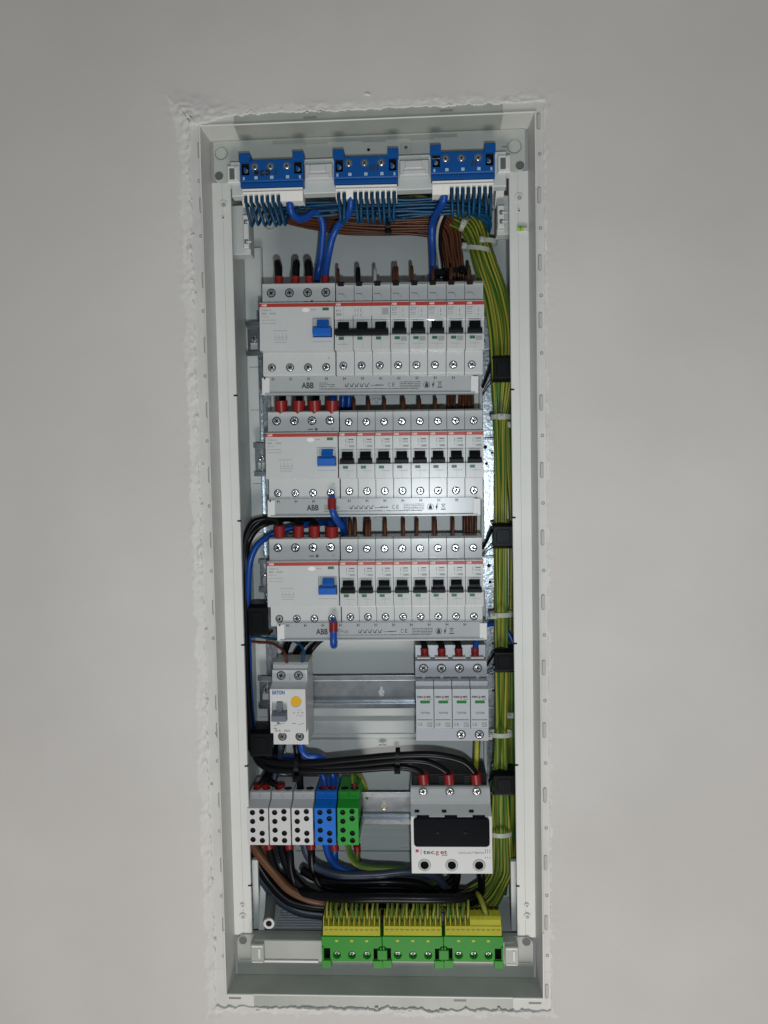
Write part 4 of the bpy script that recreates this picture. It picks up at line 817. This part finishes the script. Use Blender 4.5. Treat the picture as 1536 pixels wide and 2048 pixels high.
for qi, (x, z, bi, i) in enumerate(terms):
    kind, a, b = mslots[qi % len(mslots)]; pth, sc = (main_path, main_sc) if kind == 'm' else (sec_path, sec_sc)
    body = bundle_pts(pth, sc, a, b, .35, 1.7 if kind == 'm' else 0)
    e1 = body[0]; out_ = (a + 11) if kind == 'm' else 20 + a * .4
    zz = -346 - out_ * .72; yy = e1.y + (qi % 3) * .6
    lean = random.uniform(-1, 1.3); hx = x + lean
    start = [Vector((x, 12, z + 10)), Vector((x + random.uniform(-.5, .5), 10.5, z + 19)), Vector((hx, 12.5, z + 23)), Vector((hx + .3, 17, z + 26.5 + random.uniform(-.6, .8))), Vector((hx + 1, 28, z + 22)), Vector((hx + 7, yy - 8, (z + 16 + zz) / 2)), Vector((hx + 15, yy, zz + random.uniform(-1, 1)))]
    mid = []; xe = e1.x - 34 + out_ * .5; xq = hx + 45
    while xq < xe - 12: mid.append(Vector((xq, yy + random.uniform(-1, 1), zz + random.uniform(-1.5, 1.5)))); xq += 35
    if xe > hx + 20: mid.append(Vector((xe, yy, zz)))
    mid += [Vector((e1.x - 15, e1.y, zz + 8 + (20 - out_) * .12)), Vector((e1.x - 4.5, e1.y, -329 - out_ * .1))]
    xt = -35 + 125 * random.random(); zt = random.uniform(360, 370)
    tail = [Vector((max(body[-1].x - 22, xt), 80 + random.uniform(-3, 6), zt)), Vector((xt - 14, 92, zt + random.uniform(-3, 5))), Vector((xt - 24, 102, zt + random.uniform(-4, 6)))]
    n_i = (11, 11, 5)[bi]
    wire('earth_wire', start + mid + body[:] + tail, 1.5, 'yg', 'thin yellow-green wire in the ' + ename[bi] + ' earth terminal block, ' + ordl(i, n_i), 'yellow and green earth wires', px=False, n=8, step=5, phase=random.random())
# thick earth wires
wire('earth_wire', [(978, 1856, 12), (975, 1840, 12), (968, 1815, 16), (960, 1796, 26), (952, 1788, 42), (930, 1796, 66), (880, 1812, 78)], 3.0, 'yg', 'thick yellow and green wire entering the empty half of the rightmost earth block', 'yellow and green earth wires', n=12, phase=.62)
wire('earth_wire', [(707, 1600, 55), (709, 1575, 56), (707, 1552, 56), (711, 1542, 64), (720, 1555, 74), (732, 1582, 86), (740, 1640, 96)], 2.9, 'yg', 'thick yellow and green wire looping over the top of the green block', 'yellow and green earth wires', ferr=[((709, 1586, 52), (709, 1567, 54))], n=12, phase=.2, fr=3.6)
wire('earth_wire', [(955, 1480, 42), (954, 1500, 42), (952, 1530, 50), (950, 1560, 62), (950, 1600, 85)], 3.0, 'yg', 'thick yellow wire dropping from the surge arrester to behind the fuse switch', 'yellow and green earth wires', n=12, phase=.05)
wire('earth_wire', [(697, 1680, 48), (699, 1705, 46), (712, 1728, 45), (745, 1736, 46), (800, 1738, 50), (850, 1745, 60), (880, 1775, 75)], 3.0, 'yg', 'thick yellow and green cable sweeping right under the green block', 'yellow and green earth wires', n=12, phase=.4)
wire('earth_wire', [(715, 1690, 50), (716, 1715, 55), (718, 1750, 70), (735, 1785, 84), (760, 1810, 92)], 2.8, 'yg', 'yellow and green wire with red sleeve dropping from the green block', 'yellow and green earth wires', ferr=[((714, 1689, 50), (715, 1702, 52))], n=12, fr=3.6)
wire('earth_wire', [(1024, 760, 72), (1028, 850, 74), (1030, 1000, 72), (1029, 1100, 70), (1031, 1250, 72), (1029, 1350, 76), (1020, 1450, 80), (1016, 1560, 84), (1022, 1700, 80), (1010, 1790, 76)], 1.6, 'wgreen', 'dark green wire running alone down the right wall of the cabinet', n=8)
# blue neutral wires
idx = 0
for bi, (t, w, p) in enumerate(nb):
    wl = [list(range(7)), [0, 1, 3, 4, 5, 6, 7, 8, 9, 10], list(range(3, 11))][bi]
    for q, i in enumerate(wl):
        x = 1.2 + p * (i + .5); A = t.loc + t.R @ Vector((x, 7, -6)); B2 = t.loc + t.R @ Vector((x + .3, 4.0, -12))
        ln = random.uniform(2.0, 4.4) if bi == 0 else random.uniform(-1.2, 1.8) * (1 if bi == 1 else .6)
        low = [24, 24, 23][bi] + random.uniform(-1, 1.2)
        zr = 353 - (q % 5) * 3.1 - random.uniform(0, 1); yr = 34 + (q // 5) * 3.4 + bi * 8
        pts = [A, B2, B2 + Vector((ln * .5, .5, -(low - 8) * .5)), B2 + Vector((ln, 3, -(low - 8) * .9)), B2 + Vector((ln * 1.3, 9, -(low - 5))), B2 + Vector((ln * 1.6, 16, -(low - 12))), B2 + Vector((ln + 5, yr - 6, zr - B2.z + random.uniform(-2, 0)))]
        xs = B2.x + 16
        while xs < 100 - bi * 2: pts.append(Vector((xs, yr + random.uniform(-1, 1), zr + random.uniform(-1.2, 1.2)))); xs += 27
        pts += [Vector((112, yr + 12, zr - 3)), Vector((118 - (q % 4), yr + 26, zr - 8)), Vector((118 - (q % 5) * 1.5, 92, zr - 16)), Vector((116, 100, zr - 22))]
        wire('neutral_wire', pts, 1.4, 'wblue', 'thin petrol blue wire looping from the ' + ename[bi] + ' blue block, ' + ordl(q, len(wl)), 'thin blue neutral wires', px=False, n=8, step=4)
# thick blue feeders
BG = 'thick bright blue cables'
wire('neutral_cable', [(577, 388, 14), (579, 405, 12), (583, 424, 16), (597, 437, 24), (614, 434, 30), (627, 424, 34), (640, 431, 38), (646, 450, 42), (645, 480, 46), (641, 520, 50), (636, 545, 52), (632, 575, 64), (634, 640, 78)], 3.5, 'cblue', 'thick blue cable snaking from the leftmost blue block behind the top left switch', BG, 'cable', n=14)
wire('neutral_cable', [(701, 385, 12), (702, 402, 10), (700, 420, 16), (690, 437, 24), (675, 453, 32), (665, 475, 38), (657, 510, 42), (652, 540, 40), (650, 565, 38), (650, 580, 38)], 3.5, 'cblue', 'thick blue cable from the middle blue block into the top left switch', BG, 'cable', ferr=[((651, 553, 38), (650, 570, 38))], n=14, fr=4.1)
wire('neutral_cable', [(889, 380, 12), (888, 397, 12), (882, 412, 20), (872, 428, 36), (865, 448, 50), (864, 480, 58), (866, 540, 62), (865, 590, 76), (864, 640, 84)], 3.6, 'cblue', 'thick blue cable from the rightmost blue block going down past the brown bundle', BG, 'cable', n=14)
# brown bundle
bp = [(906, 640, 84), (905, 580, 80), (904, 540, 76), (898, 500, 74), (890, 465, 72), (868, 446, 72), (820, 444, 72), (760, 446, 72), (690, 445, 72), (620, 440, 74), (568, 432, 78), (545, 415, 86), (538, 395, 98)]
bs = [1, 1, 1, 1, 1.15, 1.1, 1, .9, .8, .6, .45, .5, .6]
for i in range(18):
    c_ = i % 9; row = i // 9; L_ = int(len(bp) - random.choice([0, 0, 1, 2, 3, 4, 5]) * (1 if i % 2 else 0))
    pts = bundle_pts(bp, bs, (c_ - 4) * 2.9, row * 3.0, .7)
    if L_ < len(bp): pts = pts[:L_]; pts.append(pts[-1] + Vector((-12, 14, 6))); pts.append(pts[-1] + Vector((-6, 16, 8)))
    wire('line_wire', pts, 1.55, 'wbrown', 'brown wire in the bundle turning left under the blue blocks', 'brown wires bundled behind the blue blocks', px=False, n=8, step=4)
wire('line_wire', [(896, 412, 60), (885, 430, 62), (876, 455, 64), (874, 490, 66), (879, 530, 68), (884, 570, 76), (884, 620, 84)], 1.6, 'wwhite', 'off-white wire running down beside the thick blue cable right of centre', n=8)
wire('line_wire', [(905, 405, 62), (890, 432, 64), (882, 460, 66), (881, 495, 68), (887, 530, 70), (891, 570, 78), (892, 620, 84)], 1.7, 'cblack', 'thin black wire running down beside the off-white wire', n=8)
for i, (a, b) in enumerate((((938, 432), (925, 452)), ((920, 418), (940, 400)), ((690, 420), (705, 404)), ((745, 425), (760, 410)), ((815, 423), (830, 408)), ((660, 424), (650, 408)))):
    wire('earth_wire', [(a[0] + 40, a[1] + 12, 84), (a[0] + 10, a[1] + 2, 74), (a[0], a[1] - 4, 64), (b[0], b[1], 70), (b[0] - 20, b[1], 100)], 1.5, 'yg' if i % 2 == 0 else 'wwhite', 'short loose wire end above the brown bundle, ' + ordl(i, 6), 'loose ends above the brown bundle', n=8)
# hairpins at breaker tops
def hairpin(x, yt, yb, Yf, k, r, label, dx=0, grp=None, name='line_wire', Yb=88, ferr=None, fr=None, lean=0):
    z = 0
    pts = [(x, yb + 12, Yf), (x, yb, Yf), (x + lean * .5, (yt + yb) / 2, Yf + 1.5), (x + lean, yt + 5, Yf + 5), (x + lean + dx * .2, yt + 1, Yf + 10), (x + dx * .6, yt + 8, Yf + 20), (x + dx, yb, Yb - 12), (x + dx, yb + 50, Yb)]
    return wire(name, pts, r, k, label, grp, n=10, step=2.5, ferr=ferr or (), fr=fr)
G1 = 'wires looping out of breaker tops'
for i, (x, yt, k, r, nm) in enumerate(((676, 538, 'wbrown', 1.7, 'brown'), (716, 537, 'cblack', 2.5, 'black'), (750, 537, 'wwhite', 1.7, 'off-white'))):
    hairpin(x, yt, 572, 32, k, r, nm + ' wire looping out of the top of the three pole breaker', grp=G1)
for i, (x, yt) in enumerate(((787, 534), (794, 534), (824, 532), (866, 536), (901, 534), (938, 532))):
    hairpin(x, yt, 574, 32, 'wbrown', 1.65, 'brown wire loop above the top row single breakers, ' + ordl(i, 6), grp=G1, lean=random.uniform(-1, 1.5))
for i, (x, yt) in enumerate(((708, 797), (737, 798), (769, 797), (806, 797), (838, 797), (871, 797))):
    hairpin(x, yt, 828, 42, 'wbrown', 1.7 + (.5 if i == 3 else 0), 'brown wire loop above the second row single breakers, ' + ordl(i, 6), dx=random.uniform(-3, 3), grp=G1)
for i, (x, yt) in enumerate(((700, 1038), (710, 1038), (733, 1040), (739, 1040), (770, 1037), (807, 1037), (834, 1037), (869, 1035), (906, 1035))):
    hairpin(x, yt, 1076, 42, 'wbrown', 1.7, 'brown wire loop above the third row single breakers, ' + ordl(i, 9), dx=random.uniform(-4, 4), grp=G1)
for gi, (xs, y0, y1, rn) in enumerate((((897, 903, 909, 920, 926, 932, 938, 944), 770, 840, 'second'), ((929, 935, 941, 946, 951), 1010, 1085, 'third'))):
    for i, x in enumerate(xs):
        wire('line_wire', [(x, y0 - 30, 84), (x, y0, 82), (x + random.uniform(-1, 1), (y0 + y1) / 2, 78 + (i % 2) * 3), (x + random.uniform(-1, 1), y1, 80), (x, y1 + 40, 92)], 1.7, 'wbrown', 'straight brown wire above the right end of the ' + rn + ' row, ' + ordl(i, len(xs)), 'brown wires passing behind the rows', n=8)
# black loops on RCD 1
for i, (x, l) in enumerate(((556, -2), (592, 1), (617, -2))):
    hairpin(x - l, 524, 566, 34, 'cblack', 3.7 if i else 3.4, 'thick black cable arching out of the top left switch, ' + ordl(i, 3), grp='thick black cables arching out of the top left switch', name='feeder_cable', ferr=[((x - l - 1, 572, 33), (x - l, 554, 33))], fr=4.2, lean=l * 1.5)
# RCD 2 and 3 feeders
for i, x in enumerate((563, 597, 630, 664)):
    k = 'cblack' if i < 3 else 'cblue'
    wire('feeder_cable', [(x, 824, 42), (x, 812, 42), (x + 1, 800, 46), (x + 3, 785, 60), (x + 6, 760, 80), (x + 8, 700, 92)], 3.7, k, ('thick black' if i < 3 else 'thick blue') + ' cable with red sleeve above the second row switch, ' + ordl(i, 4), 'sleeved cables above the second row switch', 'cable', ferr=[((x, 826, 42), (x + (1 if i % 2 else -1), 801, 40))], fr=6.2, n=14)
wire('neutral_cable', [(686, 700, 92), (686, 790, 80), (685, 830, 84), (686, 900, 92)], 3.5, 'cblue', 'blue cable dropping behind the second row, left of its twin', BG, 'cable', n=14)
wire('neutral_cable', [(698, 700, 92), (698, 790, 80), (697, 830, 84), (697, 900, 92)], 3.5, 'cblue', 'blue cable dropping behind the second row, right of its twin', BG, 'cable', n=14)
FB = 'black feeder cables on the left'
left = lambda d: [(489 + d, 1120, 62), (489 + d, 1250, 60), (493 + d, 1380, 58), (499 + d, 1450, 56), (508 + d, 1500, 54)]
ends = [[(530, 1534, 48), (600, 1541, 42), (700, 1540, 40), (800, 1534, 38), (832, 1540, 38), (846, 1552, 38), (848, 1568, 38)],
        [(525, 1530, 50), (600, 1534, 44), (700, 1530, 40), (800, 1521, 36), (855, 1524, 36), (886, 1538, 37), (897, 1550, 38), (899, 1568, 38)],
        [(530, 1521, 48), (600, 1527, 42), (700, 1519, 38), (790, 1511, 35), (870, 1510, 34), (925, 1522, 35), (948, 1544, 37), (953, 1568, 38)]]
for i, x in enumerate((560, 597, 630)):
    st = [(x, 1076, 42), (x, 1060, 42), (x - 1, 1046, 50), (x - 8, 1039, 62 + i * 6), (x - 30, 1038 - i, 70 + i * 4), (520 - i * 4, 1050 - i * 4, 70), (497 - i * 2, 1078 - i * 4, 66)]
    if i == 0: st = [(x, 1076, 42), (x, 1060, 42), (x - 3, 1046, 52), (x - 20, 1044, 66), (515, 1056, 68), (496, 1085, 66)]
    e = ends[i]; la = e[-1]
    wire('feeder_cable', st + left([3, -1, -4][i]) + e, 3.5, 'cblack', 'long black cable down the left side into the fuse switch, ' + ordl(i, 3), FB, 'cable', ferr=[((x, 1077, 42), (x + (1 if i % 2 else -1), 1051, 40)), ((la[0], 1565, 38), (la[0] - 2, 1546, 37))], fr=5.2, n=14)
wire('neutral_cable', [(664, 1076, 42), (664, 1060, 42), (660, 1046, 52), (645, 1045, 66), (600, 1052, 74), (550, 1066, 72), (515, 1090, 64), (499, 1130, 60), (496, 1250, 62), (499, 1380, 62), (505, 1450, 62), (514, 1500, 66), (540, 1514, 72), (590, 1518, 80), (640, 1540, 90)], 3.4, 'cblue', 'thick blue cable from the third row switch curving down the left side', BG, 'cable', ferr=[((664, 1077, 42), (664, 1052, 40))], fr=6.0, n=14)
wire('neutral_cable', [(664, 994, 36), (664, 1008, 27), (666, 1024, 27), (674, 1040, 34), (686, 1056, 50), (690, 1080, 74), (690, 1140, 92)], 3.5, 'cblue', 'blue cable with red sleeve crossing in front of the second busbar', BG, 'cable', ferr=[((664, 998, 28), (664, 1019, 26))], fr=4.1, n=14)
wire('neutral_cable', [(690, 1000, 92), (688, 1040, 72), (688, 1060, 70), (689, 1090, 84), (690, 1150, 92)], 3.2, 'cblue', 'blue cable standing between the second busbar and the third row', BG, 'cable', n=14)
wire('neutral_cable', [(667, 1242, 36), (667, 1255, 27), (667, 1275, 26), (667, 1288, 29), (668, 1291, 36), (669, 1280, 50), (670, 1250, 74), (670, 1200, 92)], 3.5, 'cblue', 'short blue cable end with red sleeve hanging over the third busbar', BG, 'cable', ferr=[((667, 1245, 28), (667, 1264, 26))], fr=4.1, n=14)
# control wires into the small breaker
wire('control_wire', [(490, 1282, 66), (515, 1284, 62), (545, 1287, 56), (563, 1298, 50), (572, 1312, 44), (574, 1330, 44)], 1.5, 'wbrown', 'thin brown wire curving in from the left into the yellow button breaker', 'thin wires into the yellow button breaker', n=8)
wire('control_wire', [(490, 1276, 68), (510, 1273, 64), (540, 1277, 60), (580, 1280, 56), (603, 1292, 50), (608, 1310, 46), (602, 1332, 44)], 1.4, 'wblue', 'thin blue wire curving in from the left into the yellow button breaker', 'thin wires into the yellow button breaker', n=8)
for i, (a, b) in enumerate((((595, 1262), (568, 1312)), ((640, 1262), (590, 1312)), ((665, 1262), (614, 1312)))):
    wire('feeder_cable', [(a[0] + 20, a[1] - 40, 92), (a[0], a[1], 86), ((a[0] + b[0]) / 2 - 4, 1284, 82), (b[0], b[1], 84), (b[0] - 10, 1360, 92), (560 + i * 8, 1430, 94), (556 + i * 6, 1480, 86), (548 + i * 4, 1520, 72), (530 + i * 3, 1556, 56), ([518, 530, 562][i], 1578, 50), ([518, 530, 562][i], 1600, 50)], 3.4, 'cblack', 'black cable diagonally behind the yellow button breaker, ' + ordl(i, 3), 'black cables into the grey blocks', 'cable', n=14, ferr=[(([516, 531, 562][i], 1587, 50), ([516, 531, 562][i], 1567, 50))], fr=4.3)
wire('feeder_cable', [(562, 1486, 50), (560, 1510, 58), (552, 1540, 62), (548, 1560, 58), (548, 1600, 60)], 3.0, 'cslate', 'dark grey cable between the left clip and the grey blocks', None, 'cable', n=12)
wire('feeder_cable', [(592, 1482, 45), (594, 1500, 46), (598, 1530, 50), (600, 1560, 50), (602, 1600, 50)], 3.5, 'cblack', 'black cable straight from the yellow button breaker to the third grey block', None, 'cable', n=14)
wire('neutral_cable', [(602, 1482, 42), (604, 1500, 40), (614, 1511, 42), (635, 1513, 44), (652, 1522, 48), (664, 1540, 52), (667, 1565, 54), (667, 1600, 54)], 3.3, 'cblue', 'blue cable from the yellow button breaker curving into the blue block', BG, 'cable', ferr=[((667, 1588, 52), (667, 1571, 52))], fr=3.9, n=14)
wire('neutral_cable', [(600, 1500, 80), (625, 1520, 66), (640, 1540, 56), (648, 1560, 52), (650, 1600, 52)], 3.3, 'cblue', 'blue cable rising from the left hole of the blue block behind the black cables', BG, 'cable', ferr=[((650, 1588, 50), (649, 1571, 50))], fr=3.9, n=14)
# surge arrester feeders
for i, (x, top) in enumerate(((850, 820), (884, 858), (918, 868))):
    wire('feeder_cable', [(x, 1318, 42), (x, 1300, 42), (x - 3, 1286, 48), (x - 16, 1272, 62), (top, 1262, 80), (top - 14, 1230, 92)], 3.3, 'cblack', 'black cable with red sleeve entering the surge arrester, ' + ordl(i, 3), 'sleeved black cables into the surge arrester', 'cable', ferr=[((x, 1316, 42), (x - 1, 1296, 42))], fr=3.9, n=14)
wire('neutral_cable', [(950, 1318, 42), (950, 1300, 42), (953, 1284, 46), (958, 1268, 56), (965, 1254, 64), (985, 1247, 70), (1008, 1256, 74), (1022, 1276, 72), (1030, 1305, 70), (1031, 1350, 74), (1030, 1600, 88)], 2.9, 'cblue', 'blue cable from the surge arrester arching right behind the earth wires', BG, 'cable', ferr=[((950, 1316, 42), (950, 1296, 42))], fr=3.8, n=14)
# cables below the blocks
CG = 'heavy cables sweeping along the bottom'
B_ = [('cslate', 5.2, 'dark slate blue cable, lowest of the sweep at the bottom left', [(493, 1680, 70), (503, 1722, 62), (525, 1762, 54), (560, 1800, 46), (600, 1822, 42), (660, 1830, 44), (740, 1834, 56), (860, 1836, 78)]),
      ('cblack', 5.0, 'heavy black cable just above the lowest slate cable', [(498, 1670, 66), (510, 1715, 56), (540, 1765, 48), (580, 1802, 42), (640, 1815, 42), (740, 1818, 50), (860, 1812, 62), (920, 1800, 84)]),
      ('cbrown', 4.5, 'brown cable sweeping from under the leftmost grey block', [(504, 1690, 48), (520, 1712, 44), (550, 1748, 40), (578, 1778, 38), (620, 1798, 38), (670, 1806, 42), (740, 1810, 54), (860, 1806, 76)]),
      ('cbrown', 2.6, 'thin brown cable right of the thicker brown one', [(525, 1690, 50), (533, 1712, 50), (552, 1745, 54), (590, 1785, 62), (650, 1800, 76)]),
      ('cblack', 3.6, 'black cable with red sleeve under the leftmost grey block', [(536, 1686, 46), (540, 1705, 44), (552, 1740, 42), (585, 1780, 42), (650, 1800, 44), (760, 1800, 48), (850, 1788, 56), (900, 1762, 68), (912, 1740, 76)]),
      ('cblack', 4.4, 'black cable dropping between the left and middle grey blocks', [(562, 1680, 50), (566, 1706, 48), (580, 1745, 44), (620, 1785, 42), (700, 1797, 44), (800, 1800, 52), (880, 1806, 70)]),
      ('cblack', 3.8, 'black cable with red sleeve under the middle grey block', [(578, 1686, 44), (580, 1706, 42), (584, 1745, 42), (605, 1788, 44), (680, 1806, 48), (800, 1812, 60), (900, 1816, 84)]),
      ('cslate', 4.2, 'dark slate cable from the third grey block sweeping right and turning down', [(607, 1682, 52), (614, 1708, 48), (635, 1735, 42), (680, 1750, 38), (750, 1750, 40), (820, 1744, 44), (868, 1752, 50), (890, 1775, 58), (893, 1800, 70), (880, 1830, 90)]),
      ('cblack', 3.8, 'black cable with red sleeve under the third grey block', [(622, 1686, 44), (623, 1706, 42), (627, 1740, 44), (650, 1775, 50), (720, 1782, 54), (800, 1784, 60), (870, 1790, 80)]),
      ('cblack', 4.6, 'black cable running right just under the sweeping slate cable', [(604, 1740, 56), (640, 1758, 50), (700, 1765, 46), (780, 1764, 46), (840, 1770, 52), (872, 1790, 62), (872, 1820, 84)]),
      ('cblue', 3.9, 'blue cable sweeping right from under the blue block', [(652, 1682, 50), (656, 1706, 48), (672, 1732, 48), (705, 1745, 50), (770, 1746, 54), (830, 1744, 62), (880, 1760, 80)]),
      ('cblue', 3.4, 'blue cable with red sleeve dropping straight from the blue block', [(668, 1686, 46), (670, 1706, 46), (671, 1740, 58), (682, 1770, 74), (712, 1800, 88), (730, 1830, 96)]),
      ('cblack', 3.8, 'black cable from the middle outlet of the fuse switch', [(915, 1735, 40), (914, 1756, 42), (906, 1785, 52), (890, 1806, 66), (860, 1820, 84)]),
      ('cblack', 3.8, 'black cable from the right outlet of the fuse switch', [(963, 1735, 40), (963, 1758, 42), (962, 1785, 48), (948, 1803, 56), (900, 1812, 70), (840, 1820, 86)]),
      ('cblue', 4.0, 'blue cable passing diagonally behind the right outlet of the fuse switch', [(1010, 1715, 92), (990, 1752, 84), (965, 1778, 76), (925, 1792, 70), (895, 1812, 72), (870, 1830, 84)]),
      ('cbrown', 1.8, 'thin brown wire behind the black sweep at bottom centre', [(700, 1770, 88), (770, 1776, 86), (830, 1775, 84), (880, 1780, 84), (960, 1780, 86)]),
      ('cblack', 4.6, 'black cable running straight right above the earth wires', [(560, 1750, 60), (590, 1776, 46), (632, 1790, 26), (700, 1796, 10), (780, 1796, 8), (860, 1797, 8), (915, 1796, 14), (940, 1792, 30), (950, 1784, 52)])]
for k, r, l, pts in B_:
    f = []
    if 'red sleeve' in l: x, y, d = pts[0]; f = [((x, 1686, d), (pts[1][0], 1699, pts[1][2]))]
    wire('feeder_cable' if k != 'cblue' else 'neutral_cable', pts, r, k, l, CG, 'cable', ferr=f, fr=4.3, n=14)
# ================================================================== CLIPS AND TIES
def clip(px0, px1, py0, py1, Y, label, arm=None):
    a = P(px0, py0, Y); b = P(px1, py1, Y); t = Thing('cable_clip', label, 'cable clip', (a.x, Y, b.z), 0, 'black cable clips at the sides'); w = b.x - a.x; h = a.z - b.z
    MB().prism([(0, 0), (-.0, h), (6, h + 3), (26, h + 3), (26, h + 1), (5, h), (2.5, h - 2), (2.5, 2), (5, 0), (26, -1), (26, -3), (6, -3)], 0, w, 'black', .6).build('strap', t)
    MB().bev(rrect(w * .15, w * .8, h * .15, h * .85, 3), -.6, 1, 'black', .5).build('pad', t)
    if arm: q = MB(); q.tube([(0, 10, h * .8), (-5, 22, h * .1), (-8, 30, -5)], 1.4, 'black', 8); q.tube([(1, 6, -1), (-4, 18, -6), (-8, 28, -13)], .7, 'metal', 8); q.build('spring_arm', t)
clip(986, 1026, 716, 756, 42, 'black cable clip on the earth wires beside the top busbar', True)
clip(986, 1029, 1053, 1092, 42, 'black cable clip on the earth wires beside the third row tops', True)
clip(989, 1031, 1306, 1342, 42, 'black cable clip on the earth wires beside the surge arrester', True)
clip(987, 1033, 1552, 1590, 45, 'black cable clip on the earth wires beside the fuse switch', True)
clip(496, 537, 1216, 1268, 48, 'black cable clip left of the third row switch')
clip(499, 545, 1468, 1512, 46, 'black cable clip below left of the yellow button breaker')
def tie(px, py, Y, w, label, k='tie', head=True, ang=0, hs=1.0, hoff=0, h=4.6):
    c = P(px, py, Y); t = Thing('cable_tie', label, 'cable tie', c, ang, ('black' if k == 'black' else 'white') + ' cable ties')
    n = 24; V = []; 
    for s_ in (0, 1):
        for i in range(n):
            a = 2 * pi * i / n; V.append((w * .5 * cos(a), 7.2 + 7.6 * sin(a), -h / 2 + h * s_ if True else 0))
    MB().add(V, [(i, (i + 1) % n, n + (i + 1) % n, n + i) for i in range(n)], k, True).build('band', t)
    if head: q = MB(); q.bev(rrect(-2.6 * hs + hoff, 2.6 * hs + hoff, -3.1, 3.1, 1.2), -3.0, 3.0, k, .9); q.box(-1.4 + hoff, 1.4 + hoff, -5.5, -2.6, -1, 1, k, .3); q.build('head', t)
tie(955, 495, 55, 26, 'white cable tie near the top, left one of two side by side', ang=-8, hoff=-13)
tie(978, 480, 60, 18, 'white cable tie near the top, right one of two side by side', ang=-5, hoff=-7)
tie(928, 445, 58, 14, 'white cable tie angled across the bend of the earth wires at the top', ang=65)
tie(1003, 833, 47, 21, 'white cable tie beside the top of the second row', hs=1.7)
tie(1021, 849, 58, 13, 'small white cable tie just below right of its neighbour', hs=1.3)
tie(1003, 1231, 47, 24, 'white cable tie beside the bottom of the third row', hoff=-8, hs=1.4)
tie(1003, 1472, 47, 24, 'white cable tie beside the bottom of the surge arrester', hoff=-13, hs=1.5)
tie(1019, 1430, 66, 14, 'dull white cable tie behind the earth wires beside the surge arrester', hs=1.6)
tie(1002, 1672, 49, 24, 'white cable tie beside the black window', hoff=-12, hs=1.2)
tie(1022, 1720, 66, 16, 'dim greenish white tie low on the earth wires', hs=1.5)
tie(776, 444, 62, 22, 'black cable tie round the brown bundle under the blue blocks', 'black', ang=90, hoff=-9)
tie(907, 541, 66, 36, 'black cable tie on the brown bundle just above the top row', 'black', hoff=8)
tie(880, 546, 60, 16, 'black cable tie on the white and black wires above the top row', 'black', hs=2)
tie(795, 1522, 31, 22, 'black cable tie round the three black cables above the fuse switch', 'black', ang=88, hoff=-9, hs=1.3)
tie(592, 1535, 36, 20, 'black cable tie round the three black cables below the yellow button breaker', 'black', ang=88, hoff=-11, hs=1.3)
# render settings
S.cycles.use_denoising = True
S.cycles.max_bounces = 6
for o in S.objects:
    if 'label' in o and not (4 <= len(o['label'].split()) <= 16): print('LABEL', o['label'])
